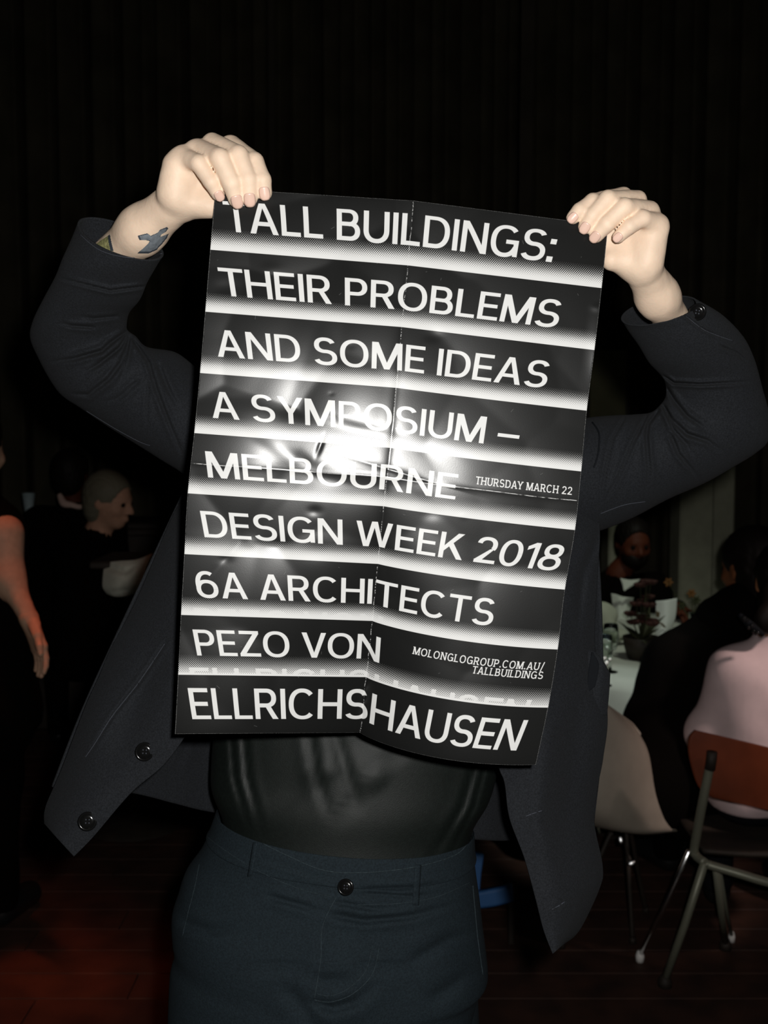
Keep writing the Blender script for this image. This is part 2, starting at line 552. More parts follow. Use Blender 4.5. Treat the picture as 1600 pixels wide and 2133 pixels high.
def figure(label, J, skin, top=None, bottom=None, hair=None, group=None, sleeve='long', face=(0, -1, 0), long=0.0, h=0.011, s=1.0,
           curl=0.3, hands=True, shoes=True, topname='shirt', hair_rough=None, loc=None):
    """a whole seated or standing person from joints in world space; returns the body object"""
    J = {k: np.array(v, float) for k, v in J.items()}
    c = J['head']; R = head_axes(face)
    a0, a1 = J['shl'].copy(), J['shr'].copy()
    if sleeve == 'none': J = dict(J, shl=a0 * .78 + a1 * .22, shr=a1 * .78 + a0 * .22)
    torso = [(J['neck'], J['chest'], .058 * s, .10 * s), (J['chest'], J['pelvis'], .115 * s, .12 * s),
             (J['shl'], J['shr'], .062 * s, .062 * s), (J['shl'] * .75 + J['chest'] * .25, J['hipl'], .085 * s, .10 * s),
             (J['shr'] * .75 + J['chest'] * .25, J['hipr'], .085 * s, .10 * s), (J['hipl'], J['hipr'], .11 * s, .11 * s)]
    J['shl'], J['shr'] = a0, a1
    upper = [(J['shl'], J['ell'], .052 * s, .040 * s), (J['shr'], J['elr'], .052 * s, .040 * s)]
    fore = [(J['ell'], J['wrl'], .038 * s, .026 * s), (J['elr'], J['wrr'], .038 * s, .026 * s)]
    legs = [(J['hipl'], J['knl'], .080 * s, .055 * s), (J['hipr'], J['knr'], .080 * s, .055 * s),
            (J['knl'], J['anl'], .052 * s, .036 * s), (J['knr'], J['anr'], .052 * s, .036 * s)]
    feet = []
    for a in ('anl', 'anr'):
        if 'toe' in J: tdir = J['toe']
        else: tdir = np.array([face[0], face[1], 0.])
        feet.append((J[a] + [0, 0, -.03], J[a] + nrm(tdir) * .15 + [0, 0, -.045], .034 * s, .026 * s))
    neck = [(J['head'] + R @ np.array([0, -.02, -.06]), J['neck'], .055 * s, .060 * s)]

    def withhead(p, d):
        return smin(d, head_sdf(p, c, R, s), .02)
    bm = [prim_mesh(torso + neck + upper + fore + legs + feet, .04, -.006, h, withhead)]
    if hands:
        for w, e, sd in (('wrl', 'ell', 1), ('wrr', 'elr', -1)):
            dv = nrm(J[w] - J[e])
            if 'hdir' in J: dv = nrm(J['hdir'])
            bm.append(hand_mesh(J[w] + dv * .01, J[e], dv, J.get('hnorm', np.array([0, 0, -1.])) + 0.0, min(s, 1.05), curl, sd))
    v, f = join(bm)
    body = obj('person', v, f, skin)
    tag(body, label, 'person', group)
    if top:
        pr = torso + [(a, b, ra + .006, rb + .008) for a, b, ra, rb in upper] if sleeve != 'none' else torso
        if sleeve == 'long':
            pr = pr + [(a, a + (b - a) * .93, ra + .008, rb + .010) for a, b, ra, rb in fore]
        nk = J['neck']; fd = nrm(np.array([face[0], face[1], 0.]))

        def cutneck(p, d):
            d = smax(d, -cap(p, nk + [0, 0, .02], nk + [0, 0, .30], .062, .10), .01)
            d = d + 0.004 * wav(p.astype(float), 38).astype(np.float32)
            return smax(d, (J['pelvis'][2] - .10) - p[..., 2], .01)
        v, f = prim_mesh(pr, .05, .012, h, cutneck)
        obj(topname, v, f, top, body)
    if bottom:
        v, f = prim_mesh(legs[:4] + [torso[5]], .05, .014, h, lambda p, d: d + 0.003 * wav(p.astype(float), 30).astype(np.float32))
        obj('trousers', v, f, bottom, body)
    if hair:
        hd = snet(lambda p: hair_sdf(p, c, R, s, long), c - .16 - [0, 0, long], c + .16, .006)
        obj('hair', *hd, hair, body)
    for sx in (-1, 1):
        e = c + R @ (np.array([sx * .032, .080, -.006]) * s)
        v, f = lathe([(0.0001, -.012), (.006, -.0104), (.0104, -.006), (.012, 0), (.0104, .006), (.006, .0104), (.0001, .012)], 12, R, e)
        obj('eye', v, f, M_eye_dim, body)
    if shoes:
        for a, b, ra, rb in feet:
            v, f = prim_mesh([(a + [0, 0, -.005], b, ra, rb)], .02, .010, .010, lambda p, d: smax(d, .004 - p[..., 2], .006))
            obj('shoe', v, f, M_shoe, body)
    return body


# ================================================================== the room
M_wall = mat('hall_wall_paint', (0.055, 0.045, 0.03), 0.9, var=0.3, vscale=3)
M_floor = mat('stained_floor_wood', (0.042, 0.016, 0.009), 0.7, var=0.45, vscale=9)
M_curtain = mat('black_stage_curtain', (0.055, 0.048, 0.032), 0.95, spec=0.1, var=0.3, vscale=4)
M_pillar = mat('grey_green_plaster', (0.34, 0.34, 0.25), 0.9, var=0.12, vscale=14)
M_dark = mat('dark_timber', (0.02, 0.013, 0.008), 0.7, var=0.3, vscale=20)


def struct(name, v, f, m, parent=None, smooth=False):
    o = obj(name, v, f, m, parent, smooth)
    if parent is None: o['kind'] = 'structure'
    return o


fl = struct('floor', *box(0, 3.5, -.06, 10, 11, .1), M_floor)
# boards laid across the hall
bw = 0.14
k = 0
for i in range(36):
    y = 1.55 + i * bw
    for (x0, x1) in ((-3.4, -3.4 + 1.9 + 0.9 * ((i * 37) % 7) / 7), (None, 3.6)):
        if x0 is None: x0 = px1
        px1 = x1
        v, f = box((x0 + x1) / 2, y, -.006, x1 - x0 - .003, bw - .003, .012, bev=.0015)
        o = obj('floorboard', v, f, M_floor, fl, False)
        k += 1
struct('wall_back', *box(0, 7.2, 2.6, 9.2, .1, 5.4), M_wall)
struct('wall_left', *box(-4.5, 3.5, 2.6, .1, 11, 5.4), M_wall)
struct('wall_right', *box(4.5, 3.5, 2.6, .1, 11, 5.4), M_wall)
struct('ceiling', *box(0, 3.5, 5.35, 9.2, 11, .1), M_wall)
for nm, c in (('back', (0, 7.13, .06, 9, .03, .12)), ('left', (-4.43, 3.5, .06, .03, 10, .12)), ('right', (4.43, 3.5, .06, .03, 10, .12))):
    struct('baseboard_' + nm, *box(*c), M_dark)


def curtain(label, x0, x1, y, z0, z1, folds, seed):
    r = np.random.default_rng(seed)
    n, m = 14, folds * 10
    u = np.linspace(0, 1, m); w = np.linspace(0, 1, n)
    ph = np.cumsum(r.uniform(.6, 1.5, m)); ph = ph / ph[-1] * folds * 2 * np.pi
    pts = np.zeros((n, m, 3))
    for i in range(n):
        amp = .05 + .02 * w[i]
        pts[i, :, 0] = x0 + (x1 - x0) * u + .02 * np.sin(ph * 2 + 1) * (1 - w[i])
        pts[i, :, 1] = y + amp * np.sin(ph + .25 * w[i]) + .02 * np.sin(ph * .37)
        pts[i, :, 2] = z1 + (z0 - z1) * w[i]
    o = obj('curtain', *thicken(pts, .006), M_curtain)
    tag(o, label, 'curtain', 'black curtains hanging on the back wall')


curtain('black stage curtain on the back wall, left of the poster', -2.6, -.75, 6.9, .02, 5.2, 9, 1)
curtain('black stage curtain on the back wall directly above the poster', -.7, .85, 6.85, .02, 5.2, 8, 2)
curtain('black stage curtain on the back wall above the hand at the right', .95, 2.9, 6.9, .02, 5.2, 9, 3)

# pale pillar parts behind the right-hand table
def pillar(name, label, x0, x1, y, z1, z0=0.0):
    w = x1 - x0
    root = empty(name, ((x0 + x1) / 2, y, 0))
    tag(root, label, 'pillar')
    obj('shaft', *box((x0 + x1) / 2, y, (z0 + z1) / 2, w, .22, z1 - z0, bev=.012), M_pillar, root, False)
    obj('plinth', *box((x0 + x1) / 2, y, .06, w + .05, .27, .12, bev=.01), M_pillar, root, False)
    return root


xa = P(1408, 1100, 6.0)[0]; xb = P(1478, 1100, 6.0)[0]; xc = P(1535, 1100, 6.0)[0]
pillar('pillar', 'pale grey-green wall pillar below the right sleeve, left and wider of the two', xa, xb, 6.0, 1.85)
pillar('pillar', 'dim olive wall pillar below the right sleeve, right and narrower of the two', xb + .01, xc, 6.12, 1.9).children[0].data.materials[0] = mat('olive_plaster', (0.26, 0.26, 0.15), 0.9, var=0.12, vscale=14)
xa = P(1262, 1100, 5.9)[0]; xb = P(1292, 1100, 5.9)[0]
pillar('pillar', 'narrow pale olive pillar just right of the jacket, behind the bearded man', xa, xb, 5.9, 1.6)
xa = P(1225, 800, 6.3)[0]; xb = P(1300, 800, 6.3)[0]
o = obj('wall_panel', *box((xa + xb) / 2, 6.3, 1.88, xb - xa, .05, .42), mat('dim_panel', (0.10, 0.095, 0.05), 0.9, var=0.2, vscale=5), None, False)
tag(o, 'dim olive panel on the wall in the crook of the right sleeve', 'panel')
obj('frame', *box((xa + xb) / 2, 6.335, 1.88, xb - xa + .06, .03, .48), M_dark, o, False)

# ================================================================== the poster
TW, TH = 2048, 2896


def glyphs():
    w, hh = .145, .128
    def vb(x, y0=0, y1=1, ww=w): return [(x, y0), (x + ww, y0), (x + ww, y1), (x, y1)]
    def hb(x0, x1, y, t=hh): return [(x0, y), (x1, y), (x1, y + t), (x0, y + t)]
    def arc(cx, cy, rx, ry, a0, a1, n=26, tw=w, thh=hh, e=2.25):
        a = np.radians(np.linspace(a0, a1, n))
        def se(rx, ry):
            c, s = np.cos(a), np.sin(a)
            return list(zip(cx + rx * np.sign(c) * np.abs(c) ** (2 / e), cy + ry * np.sign(s) * np.abs(s) ** (2 / e)))
        return se(rx, ry) + se(rx - tw, ry - thh)[::-1]
    g = {}
    g['A'] = (.80, [[(0, 0), (.315, 1), (.485, 1), (.80, 0), (.64, 0), (.40, .83), (.16, 0)], hb(.17, .63, .25)], [(.08, 0), (.72, 0)])
    g['B'] = (.66, [vb(0), hb(0, .38, 1 - hh), hb(0, .38, .445), hb(0, .38, 0), arc(.34, .72, .27, .28, -90, 90), arc(.36, .288, .30, .288, -90, 90)], [(-.02, 0), (-.02, 1)])
    g['C'] = (.78, [arc(.41, .5, .41, .515, 42, 318, 40)], [])
    g['D'] = (.74, [vb(0), hb(0, .34, 1 - hh), hb(0, .34, 0), arc(.32, .5, .42, .5, -90, 90, 30)], [(-.02, 0), (-.02, 1)])
    g['E'] = (.58, [vb(0), hb(0, .58, 1 - hh), hb(0, .54, .445), hb(0, .58, 0)], [(-.02, 0), (-.02, 1)])
    g['G'] = (.80, [arc(.41, .5, .41, .515, 40, 335, 40), hb(.44, .80, .40), vb(.665, .02, .52, .135)], [])
    g['H'] = (.73, [vb(0), vb(.585), hb(0, .73, .445)], [(.07, 0), (.07, 1), (.655, 0), (.655, 1)])
    g['I'] = (w, [vb(0)], [(.07, 0), (.07, 1)])
    g['K'] = (.72, [vb(0), [(.13, .26), (.13, .46), (.52, 1), (.71, 1)], [(.26, .52), (.38, .66), (.74, 0), (.56, 0)]], [(.07, 0), (.07, 1)])
    g['L'] = (.54, [vb(0), hb(0, .54, 0)], [(.07, 0), (.07, 1)])
    g['M'] = (.90, [vb(0), vb(.755), [(0, 1), (.19, 1), (.45, .25), (.71, 1), (.90, 1), (.53, 0), (.37, 0)]], [(.07, 0), (.07, 1), (.83, 0), (.83, 1)])
    g['N'] = (.74, [vb(0), vb(.595), [(0, 1), (.17, 1), (.74, 0), (.57, 0)]], [(.07, 0), (.07, 1), (.665, 1)])
    g['O'] = (.84, [arc(.42, .5, .42, .515, 0, 360, 60)], [])
    g['P'] = (.64, [vb(0), hb(0, .36, 1 - hh), hb(0, .36, .38), arc(.34, .69, .30, .31, -90, 90)], [(.07, 0), (-.02, 1)])
    g['R'] = (.68, [vb(0), hb(0, .36, 1 - hh), hb(0, .36, .40), arc(.35, .70, .30, .30, -90, 90), [(.30, .46), (.46, .46), (.69, 0), (.52, 0)]], [(.07, 0), (-.02, 1), (.62, 0)])
    g['S'] = (.68, [arc(.335, .725, .315, .29, 22, 274, 34), arc(.345, .275, .345, .29, 94, -158, 34)], [])
    g['T'] = (.70, [hb(0, .70, 1 - hh), vb(.2775)], [(.35, 0)])
    g['U'] = (.73, [vb(0, .36), vb(.585, .36), arc(.365, .38, .365, .395, 180, 360)], [(.07, 1), (.655, 1)])
    g['V'] = (.78, [[(0, 1), (.16, 1), (.39, .2), (.62, 1), (.78, 1), (.475, 0), (.305, 0)]], [(.08, 1), (.7, 1)])
    g['W'] = (1.10, [[(0, 1), (.155, 1), (.31, .22), (.465, 1), (.635, 1), (.79, .22), (.945, 1), (1.10, 1), (.875, 0), (.71, 0), (.55, .76), (.39, 0), (.225, 0)]], [])
    g['Y'] = (.76, [[(0, 1), (.17, 1), (.38, .56), (.59, 1), (.76, 1), (.453, .40), (.453, 0), (.307, 0), (.307, .40)]], [(.08, 1), (.68, 1), (.38, 0)])
    g['Z'] = (.66, [hb(.02, .64, 1 - hh), hb(0, .66, 0), [(0, .11), (.46, .89), (.64, .89), (.19, .11)]], [])
    g['0'] = (.68, [arc(.34, .5, .34, .515, 0, 360, 60)], [])
    g['1'] = (.36, [vb(.21), [(.22, 1), (0, .84), (0, .69), (.22, .82)]], [(.28, 0)])
    g['2'] = (.64, [arc(.31, .71, .31, .305, 172, -38, 30), [(0, .11), (.42, .545), (.575, .60), (.23, .11)], hb(0, .64, 0)], [])
    g['6'] = (.68, [arc(.34, .335, .34, .35, 0, 360, 50), arc(.36, .50, .36, .515, 58, 190, 30)], [])
    g['8'] = (.68, [arc(.34, .745, .285, .27, 0, 360, 40), arc(.34, .275, .34, .29, 0, 360, 44)], [])
    g[':'] = (.17, [[(0, 0), (.17, 0), (.17, .17), (0, .17)], [(0, .56), (.17, .56), (.17, .73), (0, .73)]], [])
    g['.'] = (.17, [[(0, 0), (.17, 0), (.17, .17), (0, .17)]], [])
    g['/'] = (.46, [[(0, -.18), (.14, -.18), (.46, 1.1), (.32, 1.1)]], [])
    g['–'] = (.66, [hb(0, .66, .33)], [])
    g[' '] = (.20, [], [])
    return g


GL = glyphs()
tex = np.zeros((TH, TW), np.float32)      # 0 black ink .. 1 white; row 0 = top


def fillpoly(pts, val=1.0, mode='max'):
    """anti-aliased polygon into tex; pts in texture pixels (x right, y down)"""
    q = np.array(pts, float)
    x0, y0 = np.maximum(np.floor(q.min(0)).astype(int) - 2, 0)
    x1, y1 = np.minimum(np.ceil(q.max(0)).astype(int) + 3, [TW, TH])
    if x1 <= x0 or y1 <= y0: return
    X, Y = np.meshgrid(np.arange(x0, x1) + .5, np.arange(y0, y1) + .5)
    ins = np.zeros(X.shape, bool)
    dist = np.full(X.shape, 1e9)
    n = len(q)
    for i in range(n):
        ax, ay = q[i]; bx, by = q[(i + 1) % n]
        vx, vy = bx - ax, by - ay
        L = vx * vx + vy * vy
        if L < 1e-9: continue
        t = np.clip(((X - ax) * vx + (Y - ay) * vy) / L, 0, 1)
        dist = np.minimum(dist, (X - ax - t * vx) ** 2 + (Y - ay - t * vy) ** 2)
        if ay != by:
            c = ((ay > Y) != (by > Y)) & (X < (bx - ax) * (Y - ay) / (by - ay) + ax)
            ins ^= c
    sd = np.where(ins, 1, -1) * np.sqrt(dist)
    a = np.clip(sd + .5, 0, 1) * val
    sub = tex[y0:y1, x0:x1]
    np.maximum(sub, a, out=sub)


def slant(u):      # letters lean back on the left of the sheet and forward on the right
    return -.27 + .46 * u + .12 * max(0, (u - .72) / .28)


def text_row(s, u0, u1, vtop, vbase, gap=.10, serif=False, val=1.0, sl=None, clip=None, kern=None):
    kern = kern or {}
    adv = []; x = 0
    for i, ch in enumerate(s):
        wd = GL[ch][0]
        adv.append(x)
        g = gap
        pair = s[i:i + 2]
        if pair in ('TA', 'AT', 'AV', 'VO', 'AY', 'YM', 'DA', 'LT', 'TH'): g = gap - (.10 if pair in ('TA', 'AY') else .05)
        x += wd + (g if i < len(s) - 1 else 0)
    tot = x
    sx = (u1 - u0) * TW / tot
    hpx = (vbase - vtop) * TH
    for ch, a in zip(s, adv):
        wd, polys, ser = GL[ch]
        cu = u0 + (a + wd / 2) * sx / TW
        k = slant(cu) if sl is None else sl
        cx = u0 * TW + (a + wd / 2) * sx
        cy = (vtop + vbase) / 2 * TH
        allp = list(polys)
        if serif:
            for (px_, yy) in ser:
                hw = .15 if px_ >= 0 else .11
                pc = px_ if px_ >= 0 else .04
                b0 = 0 if yy == 0 else .90
                allp.append([(pc - hw, b0), (pc + hw, b0), (pc + hw, b0 + .10), (pc - hw, b0 + .10)])
        for pl in allp:
            pts = []
            for (gx, gy) in pl:
                X = cx + (gx - wd / 2) * sx + k * (gy - .5) * hpx
                Y = cy - (gy - .5) * hpx
                pts.append((X, Y))
            fillpoly(pts, val)


# halftone fades at the foot of eight of the nine bands
yy = (np.arange(TH) + .5) / TH
xx = (np.arange(TW) + .5)
loc_t = (yy * 9) % 1.0
band = (yy * 9).astype(int)
lev = np.clip((loc_t - .69) / (.955 - .69), 0, 1) ** 1.15
lev[band == 7] = np.clip((loc_t[band == 7] - .66) / .42, 0, 1)
lev[band == 8] = 0
lev[(band < 8) & (loc_t > .965)] = 1
pit = 10.6
for r0 in range(0, TH, 256):
    r1 = min(TH, r0 + 256)
    YY = (np.arange(r0, r1) + .5)[:, None]; XX = xx[None]
    dot = .5 + .25 * (np.cos(2 * np.pi * (XX + YY * .99) / (pit * 1.06)) + np.cos(2 * np.pi * (XX * .98 - YY) / (pit * 1.06)))
    l = lev[r0:r1][:, None]
    a = np.clip((l * 1.12 - .06 - dot) * 3.6 + .5, 0, 1)
    a[(lev[r0:r1] <= 0)] = 0
    a[(lev[r0:r1] >= .97)] = 1
    tex[r0:r1] = a

ROWS = [("TALL BUILDINGS:", .028, .872), ("THEIR PROBLEMS", .030, .902), ("AND SOME IDEAS", .034, .890),
        ("A SYMPOSIUM –", .035, .832), ("MELBOURNE", .040, .682), ("DESIGN WEEK 2018", .042, .980),
        ("6A ARCHITECTS", .034, .819), ("PEZO VON", .040, .528), ("ELLRICHSHAUSEN", .036, .944)]
for k, (s, u0, u1) in enumerate(ROWS):
    vt, vb_ = ((.272, .715), (.275, .72), (.275, .71), (.285, .725), (.285, .715), (.275, .705), (.27, .70), (.235, .67), (.205, .675))[k]
    text_row(s, u0, u1, (k + vt) / 9, (k + vb_) / 9)
# ghosted heads of the next line's letters inside the two last fades
for k, sc_ in ((6, .55), (7, 1.0)):
    s, u0, u1 = ROWS[k + 1]
    keep = tex.copy()
    text_row(s, u0, u1, (k + .875) / 9, (k + 1.33) / 9)
    cut = int((k + 1) / 9 * TH)
    a = int((k + .87) / 9 * TH)
    new = tex[a:cut].copy()
    tex[:] = keep
    tex[a:cut] = np.maximum(keep[a:cut], (new - keep[a:cut]).clip(0) * .85 * sc_ + keep[a:cut])
text_row("THURSDAY MARCH 22", .729, .981, (4 + .28) / 9, (4 + .412) / 9, serif=True, sl=.02, gap=.19)
text_row("MOLONGLOGROUP.COM.AU/", .616, .970, (7 + .235) / 9, (7 + .362) / 9, serif=True, sl=.10, gap=.19)
text_row("TALLBUILDINGS", .779, .971, (7 + .385) / 9, (7 + .510) / 9, serif=True, sl=.10, gap=.19)

# worn ink along the two folds and the sheet's edges
r = np.random.default_rng(3)
fx = TW * .5
crk = r.random(TH)
crk = np.convolve(crk, np.ones(7) / 7, 'same')
wob = np.cumsum(r.normal(0, .25, TH)); wob -= np.linspace(wob[0], wob[-1], TH); wob = np.clip(wob, -4, 4)
for y in range(TH):
    a = np.clip((crk[y] - .46) * 9, 0, 1) * .8
    c = fx + wob[y]
    for dx, kk in ((-1, .5), (0, 1), (1, .8), (2, .15)):
        xi = int(c + dx)
        tex[y, xi] = max(tex[y, xi], a * kk)
crk = np.convolve(r.random(TW), np.ones(25) / 25, 'same')
fy = TH * .5
for x in range(TW):
    u = x / TW
    a = np.clip((crk[x] - .40) * 7, 0, 1) * (.95 if (u > .64 or u < .3) else .6)
    for dy, kk in ((-1, .7), (0, 1), (1, .9), (2, .3)):
        yi = int(fy + dy + 1.5 * math.sin(x * .011))
        tex[yi, x] = max(tex[yi, x], a * kk)
e = r.random((TH, 3)) ** 3 * .6
tex[:, :3] = np.maximum(tex[:, :3], e); tex[:, -3:] = np.maximum(tex[:, -3:], e[::-1])
e = r.random((3, TW)) ** 3 * .6
tex[:3] = np.maximum(tex[:3], e); tex[-3:] = np.maximum(tex[-3:], e)
# a few scratches
for _ in range(60):
    x, y = r.uniform(0, TW), r.uniform(0, TH)
    an = r.uniform(0, 6.28); ln = r.uniform(4, 22)
    for t in np.linspace(0, ln, int(ln)):
        xi, yi = int(x + t * math.cos(an)), int(y + t * math.sin(an))
        if 0 <= xi < TW and 0 <= yi < TH: tex[yi, xi] = max(tex[yi, xi], .22)

img = bpy.data.images.new('poster_print', TW, TH, alpha=False)
img.colorspace_settings.name = 'Non-Color'
buf = np.ones((TH, TW, 4), np.float32)
buf[..., :3] = tex[::-1][..., None]
img.pixels.foreach_set(buf.ravel())
img.update()
img.pack()
del buf

M_poster = bpy.data.materials.new('printed_gloss_paper')
M_poster.use_nodes = True
nt = M_poster.node_tree
pb = nt.nodes['Principled BSDF']
ti = nt.nodes.new('ShaderNodeTexImage'); ti.image = img; ti.interpolation = 'Linear'; ti.extension = 'EXTEND'
mx = nt.nodes.new('ShaderNodeMix'); mx.data_type = 'RGBA'
mx.inputs[6].default_value = (0.0100, 0.0102, 0.0100, 1)
mx.inputs[7].default_value = (0.70, 0.70, 0.69, 1)
nt.links.new(ti.outputs['Color'], mx.inputs[0])
nt.links.new(mx.outputs[2], pb.inputs['Base Color'])
pb.inputs['Roughness'].default_value = 0.27
pb.inputs['Specular IOR Level'].default_value = 0.35
tcn = nt.nodes.new('ShaderNodeTexCoord')
nz = nt.nodes.new('ShaderNodeTexNoise'); nz.inputs['Scale'].default_value = 900; nz.inputs['Detail'].default_value = 2
bpn = nt.nodes.new('ShaderNodeBump'); bpn.inputs['Strength'].default_value = 0.03; bpn.inputs['Distance'].default_value = 0.0006
nt.links.new(tcn.outputs['Object'], nz.inputs['Vector'])
nt.links.new(nz.outputs['Fac'], bpn.inputs['Height'])
nt.links.new(bpn.outputs['Normal'], pb.inputs['Normal'])

# outline of the sheet and of its bands as it hangs (left edge, centre fold, right edge), top to bottom
LFT = np.array([(449, 392), (438, 520), (427.5, 649), (416.5, 777), (404.5, 902), (391, 1027.5), (384, 1154), (377, 1281), (371, 1405.5), (364.5, 1529)], float)
FLD = np.array([(861.5, 418), (848.5, 552.5), (836.5, 681), (826, 808), (813.5, 933), (800, 1054.5), (788, 1174.5), (776, 1293.5), (763, 1410.5), (749.5, 1526)], float)
RGT = np.array([(1267, 470), (1253.5, 600), (1238.5, 729), (1222.5, 855.5), (1211, 982), (1198, 1104), (1177, 1228), (1162, 1353), (1142, 1474), (1116.5, 1593)], float)
BLG = np.array([0, 0, 0, 1, 2, 3, 6, 12, 17, 22], float)


def sheet_px(u, v):
    t = v * 9
    i = np.clip(t.astype(int), 0, 8); w = t - i
    def cr(A):
        p0 = A[np.clip(i - 1, 0, 9)]; p1 = A[i]; p2 = A[i + 1]; p3 = A[np.clip(i + 2, 0, 9)]
        ww = w if A.ndim == 1 else w[..., None]
        return .5 * (2 * p1 + (-p0 + p2) * ww + (2 * p0 - 5 * p1 + 4 * p2 - p3) * ww ** 2 + (-p0 + 3 * p1 - 3 * p2 + p3) * ww ** 3)
    L, C, R, B = cr(LFT), cr(FLD), cr(RGT), cr(BLG)
    a = np.clip(u / .5, 0, 1); b = np.clip((u - .5) / .5, 0, 1)
    left = L + (C - L) * a[..., None]
    right = C + (R - C) * b[..., None]
    q = np.where((u < .5)[..., None], left, right)
    q = q.copy()
    q[..., 1] += B * 1.9 * (b ** .8) * (1 - b) * 1.9 * np.where(u < .5, 0, 1)
    return q[..., 0], q[..., 1]


def sheet_depth(u, v):
    d = 1.113 + .021 * u + .016 * v + .024 * np.sqrt(np.clip(.44 - v, 0, 1) ** 2 + .0016) - .001
    V = .055 * np.clip((v - .49) / .51, 0, 1) ** 1.3
    a = np.clip(u / .5, 0, 1); b = np.clip((u - .5) / .5, 0, 1)
    d = d + V * np.where(u < .5, a ** 2.0, (1 - b) ** 3.5)
    d = d - .002 * np.exp(-((v - .5) / .10) ** 2)
    return d


NU, NV = 361, 511
U, Vv = np.meshgrid(np.linspace(0, 1, NU), np.linspace(0, 1, NV))
X, Y = sheet_px(U, Vv)
D = sheet_depth(U, Vv)
# crumples: broad dents bounded by ridges, laid out in millimetres on the paper
xm, ym = U * .42, Vv * .594
r = np.random.default_rng(21)
hgt = np.zeros(U.shape)
for (num, amp) in ((26, .0016), (70, .0007)):
    c = np.stack([r.uniform(-.03, .45, num), r.uniform(-.03, .62, num)], 1)
    sl = r.normal(0, 1, (num, 2)) * amp * 14
    off = r.uniform(0, amp * 2.2, num)
    A = np.stack([sl[k, 0] * (xm - c[k, 0]) + sl[k, 1] * (ym - c[k, 1]) + off[k] + 0.30 * ((xm - c[k, 0]) ** 2 + (ym - c[k, 1]) ** 2) * (1 if num < 40 else 2.2) for k in range(num)])
    # soft minimum keeps the creases crisp but not razor sharp
    kk = .00018
    mn = A.min(0)
    hgt += mn - kk * np.log(np.exp(-(A - mn) / kk).sum(0))
hgt -= hgt.mean()
left_more = .42 + .58 * np.exp(-((U - .30) / .28) ** 2) * np.clip(1.25 - Vv * .75, .2, 1)
hgt = hgt * left_more * 1.05
dimples = [(690, 868, 9, .0016), (690, 820, 6, .0012), (565, 562, 22, -.0014), (470, 600, 26, .0022), (730, 720, 10, .0012), (905, 700, 18, .0014),
           (670, 935, 34, -.0030), (600, 930, 38, .0020), (760, 925, 46, .0026), (860, 965, 26, -.0016), (1243, 640, 12, -.0040), (662, 505, 9, .0016),
           (585, 1135, 22, .0018), (520, 1130, 16, -.0014), (660, 1150, 30, .0014), (470, 1165, 14, .0012), (655, 1065, 14, .0016), (900, 1070, 20, .0012),
           (720, 480, 24, .0012), (1205, 478, 8, .0010), (1190, 470, 6, -.0008), (965, 1075, 10, -.001), (590, 980, 26, -.0015)]
for (cx, cy, rr, am) in dimples:
    q = ((X - cx) ** 2 + ((Y - cy) * 1.5) ** 2) / rr ** 2
    hgt += am * np.exp(-q) * (.35 if rr > 12 else .12)
# just above the horizontal fold the paper lies flat and square to the lens
q = ((X - 735) / 205) ** 2 + ((Y - (936 + (X - 735) * .24)) / 52) ** 2
flat = np.exp(-q ** 3)
hgt = hgt * (1 - flat) + flat * float((hgt * flat).sum() / flat.sum())
hgt += .0007 * np.exp(-((X - 667 + (Y - 930) * .35) / 5) ** 2 - ((Y - 930) / 18) ** 2)
hgt += .0011 * np.exp(-np.abs(Y - 990 - (X - 850) * .30) / 9) * np.exp(-((X - 850) / 90) ** 2)
D = D + hgt
# the folds themselves: small sharp ridge/valley
D += .0009 * np.exp(-np.abs(U - .5) * .42 / .005) * (1 - .3 * Vv)
D -= .0007 * np.exp(-np.abs(Vv - .5) * .594 / .004)
# the right edge curls forward beside the second line
D -= 10 * (np.clip(U - .968, 0, 1) * .42) ** 2 * np.exp(-((Vv - .20) / .06) ** 2)
pts = P(X, Y, D)
du = np.gradient(pts, axis=1); dv = np.gradient(pts, axis=0)
nr = np.cross(du, dv); nr /= np.linalg.norm(nr, axis=-1, keepdims=True)
if (nr @ FW).mean() < 0: nr = -nr
back = pts + nr * .0003
me = bpy.data.meshes.new('poster')
N = NU * NV
vv = np.concatenate([pts.reshape(-1, 3), back.reshape(-1, 3)]).astype(np.float32)
ii, jj = np.meshgrid(np.arange(NV - 1), np.arange(NU - 1), indexing='ij')
a = (ii * NU + jj).ravel()
q1 = np.stack([a, a + NU, a + NU + 1, a + 1], 1)
q2 = q1[:, ::-1] + N
ring = np.concatenate([np.arange(NU), np.arange(1, NV) * NU + NU - 1, (NV - 1) * NU + np.arange(NU - 2, -1, -1), np.arange(NV - 2, 0, -1) * NU])
rn = np.roll(ring, -1)
q3 = np.stack([ring, rn, rn + N, ring + N], 1)
Q = np.concatenate([q1, q2, q3])
me.vertices.add(len(vv)); me.vertices.foreach_set('co', vv.ravel())
me.loops.add(Q.size); me.loops.foreach_set('vertex_index', Q.ravel().astype(np.int32))
me.polygons.add(len(Q)); me.polygons.foreach_set('loop_start', np.arange(0, Q.size, 4, dtype=np.int32))
me.polygons.foreach_set('use_smooth', np.ones(len(Q), bool))
uvl = me.uv_layers.new(name='UVMap')
uvv = np.stack([np.concatenate([U.ravel()] * 2), 1 - np.concatenate([Vv.ravel()] * 2)], 1)
uvl.data.foreach_set('uv', uvv[Q.ravel()].astype(np.float32).ravel())
me.materials.append(M_poster)
M_pback = mat('paper_back', (0.75, 0.75, 0.73), 0.6)
me.materials.append(M_pback)
mi = np.zeros(len(Q), np.int32); mi[len(q1):] = 1
me.polygons.foreach_set('material_index', mi)
me.update(); me.validate()
poster = bpy.data.objects.new('poster', me)
COL.objects.link(poster)
tag(poster, 'large creased black and white symposium poster held up by both hands', 'poster')


